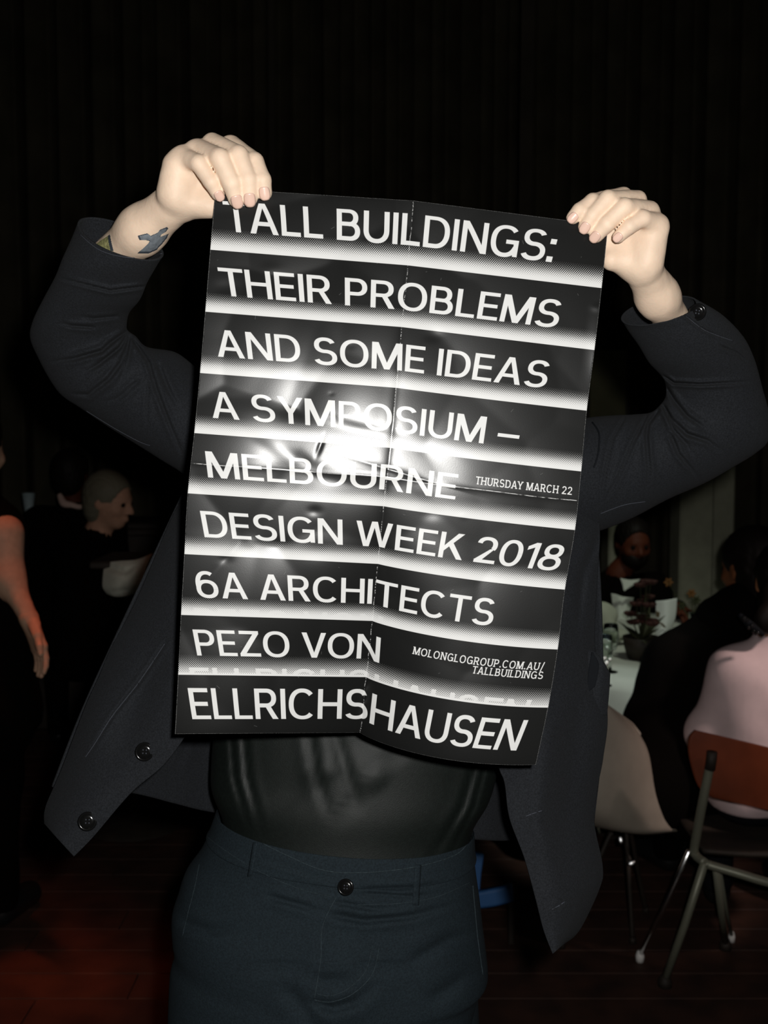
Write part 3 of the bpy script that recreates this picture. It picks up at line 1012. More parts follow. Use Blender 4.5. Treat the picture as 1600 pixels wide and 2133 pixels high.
def dposter(px, py):
    k = np.argmin((X - px) ** 2 + (Y - py) ** 2)
    return float(D.ravel()[k])


# ================================================================== the person holding it
def hand(fingers, palm, thumb, forearm, h=.0021, extra=()):
    """finger chains: [(px,py,d,r) x4 MCP..tip]; palm/forearm/thumb: capsules ((px,py,d,r),(px,py,d,r))"""
    ptsall = []

    def w(q):
        p = P(q[0], q[1], q[2]); ptsall.append(p); return p
    fs = [[(w(q), q[3]) for q in c] for c in fingers]
    pm = [((w(a), a[3]), (w(b), b[3])) for a, b in palm]
    th = [(w(q), q[3]) for q in thumb]
    fo = [((w(a), a[3]), (w(b), b[3])) for a, b in forearm]

    def fn(p):
        g = None
        for c in fs:
            f = None
            for (a, ra), (b, rb) in zip(c[:-1], c[1:]):
                e = cap(p, a, b, ra, rb)
                f = e if f is None else smin(f, e, .002)
            g = f if g is None else smin(g, f, .0012)
        d = None
        for (a, ra), (b, rb) in pm:
            e = cap(p, a, b, ra, rb)
            d = e if d is None else smin(d, e, .009)
        fa = None
        for (a, ra), (b, rb) in fo:
            e = cap(p, a, b, ra, rb)
            fa = e if fa is None else smin(fa, e, .02)
        d = smin(d, fa, .004)
        d = smin(d, g, .007)
        t = None
        for (a, ra), (b, rb) in zip(th[:-1], th[1:]):
            e = cap(p, a, b, ra, rb)
            t = e if t is None else smin(t, e, .006)
        d = smin(d, t, .010)
        return d + .00025 * wav(p.astype(float), 300).astype(np.float32)
    A = np.array(ptsall)
    return snet(fn, A.min(0) - .045, A.max(0) + .045, h)


dl = 1.1225
# image-left hand (fingers listed little .. index)
LF = [[(379, 326, dl + .000, .0105), (414, 340, dl - .020, .0090), (440, 379, dl - .017, .0084), (454, 403, dl - .009, .0075)],
      [(412, 312, dl + .006, .0115), (458, 330, dl - .022, .0106), (482, 381, dl - .019, .0100), (492, 414, dl - .010, .0088)],
      [(443, 300, dl + .012, .0118), (497, 324, dl - .016, .0104), (517, 374, dl - .016, .0097), (520, 412, dl - .009, .0086)],
      [(482, 304, dl + .022, .0112), (531, 336, dl - .008, .0092), (547, 375, dl - .011, .0090), (551, 401, dl - .008, .0082)]]
LP = [((368, 409, dl + .016, .0195), (373, 345, dl + .004, .0155)), ((374, 407, dl + .022, .0190), (398, 330, dl + .008, .0150)),
      ((384, 407, dl + .028, .0185), (440, 322, dl + .018, .0150)), ((396, 409, dl + .034, .0165), (478, 316, dl + .028, .0140)),
      ((359, 398, dl + .010, .0150), (364, 350, dl + .002, .0120)), ((398, 421, dl + .020, .0135), (436, 432, dl + .018, .0100)),
      ((425, 420, dl + .022, .0130), (440, 370, dl + .022, .0110))]
LT = [(395, 425, dl + .028, .0150), (440, 424, dl + .026, .0120), (478, 418, dl + .019, .0105), (512, 416, dl + .0135, .0092)]
LA = [((364, 423, dl + .030, .0225), (296, 479, dl + .064, .0240)), ((296, 479, dl + .064, .0240), (226, 545, dl + .120, .0250))]
dr = 1.1435
RF = [[(1372, 468, dr + .000, .0105), (1339, 455, dr - .018, .0092), (1311, 472, dr - .020, .0080), (1289, 493, dr - .015, .0070)],
      [(1352, 440, dr + .006, .0115), (1301, 432, dr - .020, .0100), (1264, 466, dr - .018, .0090), (1243, 490, dr - .010, .0080)],
      [(1326, 418, dr + .012, .0115), (1266, 416, dr - .016, .0100), (1235, 448, dr - .015, .0088), (1220, 472, dr - .010, .0080)],
      [(1298, 410, dr + .022, .0108), (1234, 420, dr - .008, .0088), (1208, 438, dr - .011, .0082), (1194, 453, dr - .009, .0074)]]
RP = [((1341, 551, dr + .018, .0200), (1363, 478, dr + .004, .0145)), ((1335, 550, dr + .024, .0210), (1345, 462, dr + .008, .0150)),
      ((1325, 545, dr + .030, .0200), (1318, 445, dr + .018, .0150)), ((1312, 540, dr + .036, .0180), (1292, 432, dr + .028, .0140)),
      ((1351, 538, dr + .010, .0143), (1364, 490, dr + .002, .0110)), ((1310, 545, dr + .022, .0150), (1275, 541, dr + .016, .0120)),
      ((1300, 535, dr + .022, .0130), (1276, 490, dr + .020, .0125))]
RTh = [(1315, 545, dr + .028, .0150), (1272, 520, dr + .026, .0120), (1238, 500, dr + .019, .0100), (1212, 488, dr + .0135, .0090)]
RA = [((1341, 562, dr + .028, .0212), (1370, 618, dr + .064, .0212)), ((1370, 618, dr + .064, .0212), (1411, 684, dr + .126, .0205))]

HC = P(812, 690, 1.46)        # head centre
HR = head_axes((0.02, -1, 0.0))
NK = P(812, 905, 1.47)
SHL = P(505, 965, 1.46); SHR = P(1130, 985, 1.46)
ELL = P(172, 752, 1.405); ELR = P(1506, 878, 1.43)
CH = P(815, 1120, 1.46); PV = P(700, 1960, 1.45)
HIPL = P(560, 1980, 1.45); HIPR = P(850, 1990, 1.45)
floor_l = np.array([HIPL[0] - .07, 1.47, .08]); floor_r = np.array([HIPR[0] + .09, 1.50, .08])
KL = (HIPL + floor_l) / 2 + [0, -.03, 0]; KR = (HIPR + floor_r) / 2 + [0, -.03, 0]
bprims = [(NK + [0, .012, 0], CH + [0, .015, 0], .048, .078), (CH, PV, .080, .085), (SHL + [0, .01, 0], SHR + [-.015, .01, -.01], .040, .036), (SHL * .7 + CH * .3, HIPL, .055, .060), (SHR * .7 + CH * .3, HIPR, .050, .055),
          (HIPL, HIPR, .075, .075), (SHL, ELL, .042, .032), (SHR, ELR, .042, .032),
          (ELL, P(232, 540, dl + .128), .025, .021), (ELR, P(1410, 684, dr + .134), .023, .018),
          (HIPL, KL, .070, .05), (HIPR, KR, .070, .05), (KL, floor_l, .046, .034), (KR, floor_r, .046, .034),
          (floor_l + [0, 0, -.035], floor_l + [-.02, -.16, -.05], .03, .022), (floor_r + [0, 0, -.035], floor_r + [.03, -.16, -.05], .03, .022),
          (HC + [0, .02, -.05], NK, .052, .058)]
bodyparts = [prim_mesh(bprims, .035, 0.0, .009, lambda p, d: smin(d, head_sdf(p, HC, HR), .02)), hand(LF, LP, LT, LA), hand(RF, RP, RTh, RA)]
bv, bf = join(bodyparts)
body = obj('person', bv, bf, M_skin)
tag(body, 'person in dark jacket holding up the poster with both arms raised, face hidden behind it', 'person')
bvh = BVHTree.FromPolygons([Vector(q) for q in bv.tolist()], bf)

obj('hair', *snet(lambda p: hair_sdf(p, HC, HR, 1.0), HC - .16, HC + .16, .005), M_hair, body)
for sx in (-1, 1):
    e = HC + HR @ np.array([sx * .032, .080, -.006])
    Rm = np.stack([HR[:, 0], -HR[:, 2], HR[:, 1]], 1)
    v, f = lathe([(0.0001, -.012), (.006, -.0104), (.0104, -.006), (.012, 0), (.0104, .006), (.006, .0104), (.0001, .012)], 14, Rm, e)
    eo = obj('eye', v, f, M_eye, body)
    v, f = lathe([(.0001, .0124), (.003, .0121), (.0055, .0108)], 14, Rm, e)
    obj('iris', v, f, M_iris, eo)
    v, f = tube([HC + HR @ np.array([sx * x, y, z]) for x, y, z in ((.016, .094, .014), (.032, .094, .019), (.050, .080, .014))], [.003, .0035, .0015], 6, None)
    obj('eyebrow', v, f, M_hair, body)
v, f = tube([HC + HR @ np.array([x, y, -.0655]) for x, y in ((-.022, .088), (-.01, .097), (0, .099), (.01, .097), (.022, .088))], [.001, .003, .0035, .003, .001], 6, None)
obj('lips', v, f, M_lip, body)


def hits(px, py):
    dirn = Vector((P(px, py, 1.0) - C0).tolist()).normalized()
    h = bvh.ray_cast(Vector(C0.tolist()), dirn)
    return (np.array(h[0]), dirn) if h[0] is not None else (None, dirn)


def decal(name, poly, m, parent, off=.0004, step=1.0, inner=None):
    q = np.array(poly, float)
    x0, y0 = q.min(0); x1, y1 = q.max(0)
    xs = np.arange(x0, x1 + step, step); ys = np.arange(y0, y1 + step, step)
    XX, YY = np.meshgrid(xs, ys)
    ins = np.zeros(XX.shape, bool)
    n = len(q)
    for i in range(n):
        ax, ay = q[i]; bx, by = q[(i + 1) % n]
        if ay != by:
            ins ^= ((ay > YY) != (by > YY)) & (XX < (bx - ax) * (YY - ay) / (by - ay) + ax)
    idx = -np.ones(XX.shape, int); V = []
    for i, j in np.argwhere(ins):
        h, dd = hits(XX[i, j], YY[i, j])
        if h is None or abs(np.linalg.norm(h - C0) - 1.2) > .12: continue
        idx[i, j] = len(V); V.append(h - np.array(dd) * off)
    fc = []
    for i in range(len(ys) - 1):
        for j in range(len(xs) - 1):
            a = [idx[i, j], idx[i + 1, j], idx[i + 1, j + 1], idx[i, j + 1]]
            a = [x for x in a if x >= 0]
            if len(a) >= 3: fc.append(tuple(a))
    return obj(name, V, fc, m, parent)


def zc(pts): return [(180 + x / 3.636, 240 + y / 3.636) for x, y in pts]


T1 = zc([(385, 912), (462, 893), (486, 912), (540, 888), (556, 866), (612, 844), (622, 858), (604, 884), (572, 902), (560, 920), (600, 905), (628, 893), (612, 930), (575, 975), (530, 1024), (470, 1050), (378, 1050), (425, 1012), (462, 978), (478, 955), (450, 948), (402, 948)])
t_ = decal('tattoo', T1, M_tat_line, body)
c = np.mean(T1, 0)
T1s = [tuple(np.array(q) * .0 + c + (np.array(q) - c) * .88) for q in T1]
decal('tattoo_shading', T1s, M_tat, t_, off=.0007)
T2 = zc([(60, 985), (110, 945), (178, 903), (184, 950), (206, 1032), (120, 1020), (60, 1010)])
t2_ = decal('tattoo', T2, M_tat_g, body)
t2_['label'] = 'green and yellow tattoo edge at the cuff'
decal('tattoo_outline', zc([(160, 912), (180, 900), (188, 950), (208, 1032), (180, 1028), (166, 960)]), M_tat_line, t2_, off=.0007)

# nails
def nail(ch, wd=.0062, ln=.0072, tilt=0.12, shift=.0):
    d0 = P(*ch[2][:3]); t0 = P(*ch[3][:3]); r0 = ch[3][3]
    ax = nrm(t0 - d0)
    n = nrm(C0 - t0); n = nrm(n - ax * (n @ ax))
    s = np.cross(ax, n)
    n = nrm(n + ax * tilt); ax2 = np.cross(n, s) if np.dot(np.cross(n, s), ax) > 0 else -np.cross(n, s)
    c = t0 + ax2 * r0 * shift
    v = []
    NA, NB = 9, 9
    for i in range(NA):
        for j in range(NB):
            a = -1 + 2 * i / (NA - 1); b = -1 + 2 * j / (NB - 1)
            # rounded rectangle footprint
            k = (abs(a) ** 3.2 + abs(b) ** 3.2) ** (1 / 3.2)
            kk = max(abs(a), abs(b)) / k if k > 0 else 1
            x = a * kk * wd; y = b * kk * ln
            z = math.sqrt(max(r0 ** 2 - (x * .96) ** 2, 0)) + .0003 - .18 * r0 * max(0, b) ** 3 * .6
            v.append(c + s * x + ax2 * y + n * (z - .0002))
    v = np.array(v)
    fr = v.reshape(NA, NB, 3)
    obj('fingernail', *thicken(fr, .0006), M_nail, body)


for ch_, wd_ in ((LF[0], .0052), (LF[1], .0064), (LF[2], .0062), (LF[3], .0058), (RF[0], .0046), (RF[1], .0055), (RF[2], .0054), (RF[3], .0050)):
    nail(ch_, wd_, wd_ * 1.22, .16, .05)

# ---------------------------------------------------------------- clothes
CL = [(.009, 4, [(302, 597), (230, 606), (164, 590), (118, 578)]), (.011, 6, [(267, 689), (230, 715), (213, 731), (154, 748), (100, 755)]),
      (.011, 6, [(267, 695), (249, 725), (203, 761), (174, 777)]), (.011, 6, [(269, 702), (253, 754), (226, 790), (184, 823), (140, 820)]),
      (.007, 4, [(271, 699), (256, 777), (249, 797)]), (.010, 5, [(276, 705), (308, 754), (325, 810), (354, 886), (384, 958)]),
      (.006, 4, [(312, 787), (307, 826), (305, 892)]), (.007, 6, [(289, 794), (246, 830), (217, 840)]),
      (.006, 5, [(197, 682), (148, 679), (125, 672)]), (.005, 5, [(246, 659), (197, 664), (164, 659)]), (.006, 6, [(330, 760), (350, 810), (372, 850)])]
SL = [(164, 476, 340, 520, 1.215, .038, -22, -40), (131, 531, 323, 562, 1.243, .048, -8, -14), (113, 574, 303, 597, 1.270, .053, 0, 0), (89, 623, 288, 628, 1.305, .057),
      (66, 672, 271, 652, 1.338, .060), (61, 706, 266, 676, 1.360, .062), (79, 749, 268, 688, 1.380, .064), (106, 797, 284, 700, 1.392, .068),
      (131, 827, 306, 722, 1.400, .072), (180, 857, 361, 733, 1.415, .078), (262, 912, 395, 756, 1.43, .084), (330, 955, 418, 778, 1.44, .088),
      (387, 990, 450, 800, 1.45, .090), (440, 1040, 520, 830, 1.46, .088), (500, 1080, 580, 860, 1.46, .085)]
SR = [(1454, 626, 1293, 668, 1.245, .036, -14, -24), (1505, 655, 1307, 690, 1.268, .048, -6, -8), (1545, 698, 1333, 721, 1.300, .062), (1568, 745, 1355, 757, 1.330, .064),
      (1588, 805, 1378, 785, 1.360, .060), (1603, 860, 1385, 805, 1.380, .064), (1602, 915, 1384, 826, 1.395, .068), (1572, 945, 1374, 842, 1.402, .072),
      (1516, 978, 1355, 858, 1.41, .076), (1459, 1011, 1320, 863, 1.42, .080), (1403, 1039, 1280, 866, 1.43, .084), (1300, 1085, 1226, 872, 1.45, .088), (1230, 1110, 1170, 885, 1.46, .088),
      (1170, 1120, 1110, 895, 1.46, .085)]
CR = [(.011, 4, [(1382, 783), (1403, 798), (1459, 801), (1516, 798), (1572, 794)]), (.010, 6, [(1383, 802), (1403, 833), (1431, 867), (1473, 895)]),
      (.011, 6, [(1379, 842), (1403, 878), (1431, 904), (1473, 918), (1507, 943)]), (.009, 5, [(1383, 847), (1403, 895), (1431, 926), (1442, 951)]),
      (.010, 5, [(1397, 904), (1414, 946), (1440, 977), (1456, 999)]), (.010, 5, [(1372, 853), (1350, 884), (1347, 909), (1352, 980), (1348, 1050)]),
      (.009, 4, [(1347, 867), (1319, 923), (1291, 988), (1257, 1050)]), (.008, 4, [(1302, 870), (1276, 915), (1262, 980), (1251, 1055)]),
      (.006, 3, [(1409, 642), (1459, 682), (1487, 696), (1527, 710)]), (.006, 4, [(1500, 720), (1535, 735), (1560, 760)])]
CL2 = [(a * 1.45, w * .62, q) for a, w, q in CL]
CR2 = [(a * 1.45, w * .62, q) for a, w, q in CR]
# left front of the jacket: columns outer side .. leading edge, rows hem .. shoulder
FLo = [(92, 1716), (95, 1679), (129, 1599), (178, 1470), (205, 1410), (231, 1350), (285, 1247), (352, 1091), (388, 1010), (430, 850)]
FLi = [(154, 1784), (195, 1742), (272, 1652), (345, 1588), (405, 1500), (450, 1400), (500, 1250), (560, 1100), (600, 950), (640, 850)]
FLd = [(1.33, 1.27), (1.34, 1.27), (1.35, 1.27), (1.36, 1.27), (1.37, 1.27), (1.38, 1.28), (1.39, 1.29), (1.40, 1.31), (1.42, 1.33), (1.44, 1.36)]


def front(O, I, Dp, bul):
    rows = []
    for (ox, oy), (ix, iy), (do, di) in zip(O, I, Dp):
        row = []
        for t in (0, .12, .35, .65, 1):
            b = bul * math.sin(math.pi * min(1, t * 1.05)) 
            row.append((ox + (ix - ox) * t, oy + (iy - oy) * t, do + (di - do) * (t ** .75) - b))
        rows.append(row)
    return rows


FRo = [(1176, 1966), (1209, 1936), (1250, 1850), (1256, 1803), (1239, 1712), (1246, 1640), (1257, 1577), (1265, 1480), (1240, 1350), (1245, 1203), (1250, 1096), (1240, 960)]
FRi = [(1151, 1986), (1133, 1938), (1117, 1874), (1094, 1791), (1063, 1706), (1053, 1634), (1040, 1598), (1005, 1480), (975, 1350), (950, 1200), (930, 1050), (900, 880)]
FRd = [(1.31, 1.25), (1.32, 1.25), (1.34, 1.25), (1.35, 1.26), (1.36, 1.26), (1.37, 1.27), (1.38, 1.27), (1.39, 1.28), (1.40, 1.29), (1.41, 1.31), (1.42, 1.33), (1.44, 1.36)]
cfl = [(.006, 3, [(343, 1341), (290, 1420), (235, 1490), (200, 1545), (178, 1577)]), (-.008, 40, [(240, 1400), (160, 1600)]), (.006, 30, [(330, 1350), (250, 1560), (200, 1650)])]
cfr = [(.006, 25, [(1210, 1450), (1180, 1700), (1190, 1850)]), (-.006, 22, [(1150, 1500), (1120, 1700), (1160, 1900)]),
       (.005, 2.2, [(1096, 1700), (1112, 1694), (1131, 1688)]), (.005, 2.2, [(1150, 1894), (1165, 1886), (1177, 1878)]),
       (.006, 8, [(1250, 1110), (1215, 1200), (1200, 1340)]), (.004, 3, [(1195, 1478), (1225, 1452), (1262, 1438)])]
backrows = []
hem = [(110, 1640, 1.37), (190, 1645, 1.43), (272, 1652, 1.47), (370, 1675, 1.52), (460, 1694, 1.56), (700, 1725, 1.60), (985, 1748, 1.56), (1070, 1750, 1.50), (1150, 1742, 1.45), (1235, 1715, 1.38)]
mid1 = [(190, 1440, 1.38), (260, 1445, 1.43), (330, 1450, 1.47), (400, 1460, 1.52), (480, 1465, 1.56), (700, 1480, 1.60), (960, 1480, 1.57), (1060, 1480, 1.51), (1150, 1480, 1.46), (1255, 1480, 1.40)]
mid2 = [(350, 1100, 1.41), (380, 1100, 1.45), (420, 1110, 1.49), (470, 1110, 1.53), (540, 1115, 1.57), (720, 1120, 1.60), (940, 1120, 1.58), (1050, 1110, 1.53), (1150, 1105, 1.48), (1240, 1100, 1.42)]
top_ = [(450, 880, 1.46), (490, 865, 1.49), (530, 855, 1.52), (580, 850, 1.54), (640, 840, 1.56), (780, 835, 1.57), (930, 850, 1.56), (1030, 865, 1.53), (1110, 885, 1.50), (1190, 905, 1.46)]
backsheet = sheet([hem, mid1, mid2, top_], 60, 90, [(.006, 4, [(385, 1550), (380, 1575), (372, 1605)])], .003, noise=.003)
shoulder_l = sheet([[(430, 850, 1.44), (540, 850, 1.37), (640, 850, 1.36)], [(445, 830, 1.46), (550, 820, 1.43), (660, 800, 1.42)], [(450, 850, 1.48), (560, 835, 1.50), (680, 800, 1.50)], [(450, 880, 1.47), (560, 860, 1.545), (690, 838, 1.57)]], 20, 24)
shoulder_r = sheet([[(1240, 960, 1.44), (1080, 890, 1.37), (960, 860, 1.36)], [(1235, 900, 1.46), (1080, 850, 1.43), (950, 810, 1.42)], [(1225, 900, 1.48), (1080, 860, 1.50), (930, 815, 1.50)], [(1190, 905, 1.47), (1070, 872, 1.545), (930, 850, 1.57)]], 20, 24)
collar = sheet([[(640, 850, 1.35), (690, 800, 1.40), (720, 790, 1.53), (810, 785, 1.57), (900, 795, 1.53), (940, 810, 1.40), (965, 860, 1.35)],
                [(650, 900, 1.32), (680, 830, 1.36), (705, 815, 1.56), (810, 815, 1.60), (915, 820, 1.56), (950, 840, 1.36), (955, 915, 1.32)]], 10, 60, (), .004)
jv, jf = join([loft(SL, 250, 230, CL2, noise=.0022, nscale=45, openend=True), loft(SR, 250, 230, CR2, noise=.0022, nscale=45, openend=True),
               sheet(front(FLo, FLi, FLd, .02), 120, 70, cfl, .003, noise=.0022), sheet(front(FRo, FRi, FRd, .02), 130, 70, cfr, .003, noise=.0022),
               backsheet, shoulder_l, shoulder_r, collar])
jacket = obj('jacket', jv, jf, M_jacket, body)
# side pocket of the jacket standing open
pk = sheet([[(1222, 1352, 1.385), (1238, 1356, 1.385), (1243, 1362, 1.387)], [(1222, 1390, 1.375), (1255, 1382, 1.375), (1268, 1396, 1.385)], [(1215, 1450, 1.37), (1250, 1432, 1.368), (1271, 1416, 1.38)], [(1205, 1500, 1.375), (1245, 1492, 1.370), (1265, 1490, 1.378)]], 24, 16, (), .003)
obj('pocket', *pk, M_jacket, jacket)
obj('pocket_shade', *sheet([[(1233, 1358, 1.3725), (1236, 1360, 1.3725)], [(1226, 1400, 1.3665), (1248, 1386, 1.367)], [(1222, 1444, 1.362), (1240, 1430, 1.362)]], 12, 6, (), .001), M_seam, jacket)  # dark sheet standing in for the shade inside the pocket


def stitch(pts, m, parent, r=.0006, name='stitching', n=None):
    v, f = tube(np.array([P(*q) for q in pts]), r, 5, n or len(pts) * 8)
    return obj(name, v, f, m, parent)


bvj = BVHTree.FromPolygons([Vector(q) for q in jv.tolist()], jf)


def jhit(tree, px, py, off=.001):
    dirn = Vector((P(px, py, 1.0) - C0).tolist()).normalized()
    h = tree.ray_cast(Vector(C0.tolist()), dirn)
    if h[0] is None: return None, None
    return np.array(h[0]) - np.array(dirn) * off, np.array(h[1])


def stitch_on(tree, pl, m, parent, r=.0006, name='stitching', step=4):
    pl = catmull(np.array(pl, float), max(3, int(sum(np.hypot(*(np.array(b) - np.array(a))) for a, b in zip(pl[:-1], pl[1:])) / step)))
    pts = []
    for x, y in pl:
        h, _ = jhit(tree, x, y, .0003)
        if h is not None: pts.append(h)
    if len(pts) > 2:
        v, f = tube(np.array(pts), r, 5)
        return obj(name, v, f, m, parent)


def button(tree, px, py, r, parent, name='button', tilt=(.30, .25)):
    h, n = jhit(tree, px, py, .0035)
    if h is None: return
    n = nrm(C0 - h + np.array([tilt[0], 0, tilt[1]]))
    s = nrm(np.cross(n, [0, 0, 1])); u = np.cross(n, s)
    R = np.stack([s, u, n], 1)
    prof = [(.0001, -.001), (r * .9, -.001), (r, .0004), (r * .98, .0016), (r * .9, .0023), (r * .78, .0021), (r * .66, .0010), (r * .4, .0008), (.0001, .0009)]
    bo = obj(name, *lathe(prof, 28, R, h), M_button, parent)
    parts = []
    for a in range(4):
        q = h + R @ np.array([math.cos(a * math.pi / 2 + .6) * r * .24, math.sin(a * math.pi / 2 + .6) * r * .24, .0010])
        parts.append(lathe([(.0001, .0010), (.0005, .0008), (.0009, 0)], 8, R, q))
    v, f = join(parts)
    obj('thread', v, f, M_thread, bo)
    return bo


button(bvj, 301, 1566, .0115, jacket)
button(bvj, 182, 1711, .0115, jacket)
button(bvj, 1453, 650, .0100, jacket, tilt=(.25, .2))
stitch_on(bvj, [(343, 1341), (290, 1420), (235, 1490), (200, 1545), (178, 1577)], M_thread, jacket, .0004)
stitch_on(bvj, [(166, 488), (210, 522), (275, 537), (338, 528)], M_thread, jacket, .0004)
stitch_on(bvj, [(1096, 1700), (1112, 1694), (1131, 1688)], M_thread, jacket, .0006, 'buttonhole')
stitch_on(bvj, [(1150, 1894), (1165, 1886), (1177, 1878)], M_thread, jacket, .0006, 'buttonhole')
stitch_on(bvj, [(1409, 642), (1459, 682), (1487, 696), (1527, 710)], M_thread, jacket, .0004)
stitch_on(bvj, [(1234, 880), (1248, 904), (1246, 946), (1237, 974)], M_seam, jacket, .0012, 'armhole_seam')
stitch_on(bvj, [(180, 856), (240, 893), (290, 920), (312, 928)], M_thread, jacket, .0004)
stitch_on(bvj, [(1251, 1070), (1300, 1052), (1345, 1045)], M_thread, jacket, .0004)

# t-shirt
CS = [(.0035, 6, [(505, 1500), (515, 1620), (548, 1750)]), (.004, 5, [(478, 1500), (488, 1620), (522, 1740)]), (.003, 10, [(690, 1500), (725, 1620), (750, 1700)]),
      (.0035, 7, [(1005, 1560), (965, 1680), (890, 1800)]), (.004, 5, [(1022, 1560), (988, 1680), (930, 1790)]), (.0035, 8, [(640, 1500), (655, 1600), (690, 1720)]),
      (-.004, 34, [(660, 1590), (690, 1630)]), (-.004, 34, [(765, 1610), (800, 1640)])]
ST = [(742, 868, 882, 872, 1.46, .060), (690, 890, 935, 900, 1.46, .062), (540, 925, 1080, 945, 1.47, .070), (480, 1000, 1125, 1020, 1.47, .085), (465, 1150, 1110, 1165, 1.46, .105), (455, 1350, 1075, 1365, 1.45, .110), (447, 1500, 1052, 1510, 1.44, .110),
      (440, 1580, 1037, 1600, 1.435, .108), (440, 1640, 1018, 1665, 1.43, .106), (462, 1700, 985, 1725, 1.43, .104), (478, 1780, 975, 1800, 1.43, .104), (480, 1860, 975, 1880, 1.43, .10)]
tshirt = obj('t_shirt', *loft(ST, 150, 170, CS, noise=.0016, nscale=35, axis='world', caps=False), M_shirt, body)

# trousers
CT = [(.005, 5, [(540, 1785), (620, 1812), (690, 1835)]), (.005, 5, [(470, 1760), (540, 1800), (600, 1830)]), (.004, 4, [(760, 1862), (860, 1868), (900, 1862)]),
      (.006, 6, [(690, 1905), (760, 1920), (860, 1908), (960, 1880)]), (.005, 6, [(560, 1868), (640, 1890), (680, 1905)]), (.004, 5, [(740, 1845), (830, 1852), (930, 1838)]),
      (.006, 5, [(675, 1880), (672, 1960), (665, 2040), (655, 2080)]), (.004, 6, [(760, 1960), (775, 1990), (770, 2010)]), (-.007, 45, [(690, 2000), (690, 2040)]),
      (.007, 10, [(655, 2085), (690, 2100), (740, 2085), (790, 2040)]), (.006, 14, [(600, 2060), (640, 2110), (660, 2160)]), (.005, 12, [(860, 2000), (930, 1960), (1000, 1940)]),
      (.005, 10, [(380, 1920), (440, 1940), (500, 1930)]), (.006, 14, [(900, 2080), (960, 2040), (1000, 2030)]), (.004, 4, [(700, 1880), (780, 1895), (850, 1892)])]
TR = [(455, 1690, 985, 1737, 1.43, .122), (443, 1722, 989, 1775, 1.43, .126), (422, 1765, 992, 1805, 1.43, .128), (388, 1812, 995, 1850, 1.43, .132), (371, 1860, 998, 1888, 1.43, .134),
      (360, 1900, 1002, 1925, 1.43, .135), (363, 1950, 1009, 1975, 1.43, .135), (367, 1985, 1015, 2035, 1.43, .134), (357, 2030, 1000, 2060, 1.43, .132), (352, 2130, 985, 2130, 1.43, .124), (356, 2190, 982, 2190, 1.44, .110), (400, 2240, 940, 2240, 1.45, .08)]
tv, tf = loft(TR, 150, 190, CT, noise=.0025, nscale=38, axis='world', caps=False)
lw = lambda hip, kn, fl, s_: prim_mesh([(hip + [min(s_, 0) * .012 - (s_ > 0) * .02, -.01, .0], kn, .100, .080), (kn, fl + [0, 0, .02], .075, .058)], .04, .008, .011, lambda p, d: smax(d + .004 * wav(p.astype(float), 26).astype(np.float32), .035 - p[..., 2], .01))
trv, trf = join([(tv, tf), lw(HIPL, KL, floor_l, -1), lw(HIPR, KR, floor_r, 1)])
trousers = obj('trousers', trv, trf, M_denim, body)
bvt = BVHTree.FromPolygons([Vector(q) for q in tv.tolist()], [tuple(int(i) for i in q) for q in tf])
# waistband, a raised band following the top of the trousers
WB = [(453, 1686, 986, 1733, 1.43, .1235), (451, 1690, 988, 1737, 1.43, .1255), (441, 1722, 991, 1775, 1.43, .1285), (432, 1738, 993, 1786, 1.43, .1290), (434, 1740, 991, 1789, 1.43, .127)]
wv, wf = loft(WB, 22, 190, [(.003, 4, [(540, 1785), (620, 1812), (690, 1835)]), (.003, 4, [(760, 1852), (860, 1848), (930, 1838)])], noise=.0012, nscale=70, axis='world', caps=False)
waist = obj('waistband', wv, wf, M_denim, trousers)
bvw = BVHTree.FromPolygons([Vector(q) for q in wv.tolist()], [tuple(int(i) for i in q) for q in wf])


def strap(tree, a, b, wpx, parent, name, m, th=.0022, n=14):
    pts = []
    for t in np.linspace(0, 1, n):
        x = a[0] + (b[0] - a[0]) * t; y = a[1] + (b[1] - a[1]) * t
        row = []
        for o_ in np.linspace(-1, 1, 5):
            h, _ = jhit(tree, x + o_ * wpx, y, th + .0005 - .001 * abs(o_) ** 3)
            row.append(h if h is not None else P(x + o_ * wpx, y, 1.30))
        pts.append(row)
    return obj(name, *thicken(np.array(pts), .002), m, parent)


bvtw = BVHTree.FromPolygons([Vector(q) for q in np.concatenate([tv, wv]).tolist()], [tuple(int(i) for i in q) for q in tf] + [tuple(int(i) + len(tv) for i in q) for q in wf])
strap(bvtw, (871, 1802), (866, 1886), 7, trousers, 'belt_loop', M_denim)
strap(bvtw, (533, 1748), (520, 1826), 5, trousers, 'belt_loop', M_denim)
button(bvtw, 720, 1848, .0102, trousers)
stitch_on(bvtw, [(700, 1870), (672, 1930), (668, 2000), (655, 2080)], M_denim_l, trousers, .0006)
stitch_on(bvtw, [(655, 2083), (690, 2087), (735, 2070), (775, 2030), (790, 1975)], M_denim_l, trousers, .0005)
stitch_on(bvtw, [(660, 2070), (690, 2074), (727, 2058), (762, 2022), (776, 1970)], M_denim_l, trousers, .0004)
stitch_on(bvtw, [(430, 1742), (470, 1772), (540, 1815), (620, 1850), (690, 1868)], M_denim_l, trousers, .0004)
stitch_on(bvtw, [(745, 1885), (830, 1882), (910, 1868), (980, 1838)], M_denim_l, trousers, .0004)
stitch_on(bvtw, [(458, 1698), (530, 1747), (605, 1785), (680, 1814), (770, 1817), (870, 1805), (950, 1780), (982, 1745)], M_denim_l, trousers, .0007, 'worn_edge')
stitch_on(bvtw, [(415, 1800), (405, 1850), (392, 1900), (380, 1950)], M_denim_l, trousers, .0004)
stitch_on(bvtw, [(985, 1845), (990, 1900), (996, 1960), (1006, 2030)], M_denim_l, trousers, .0007)
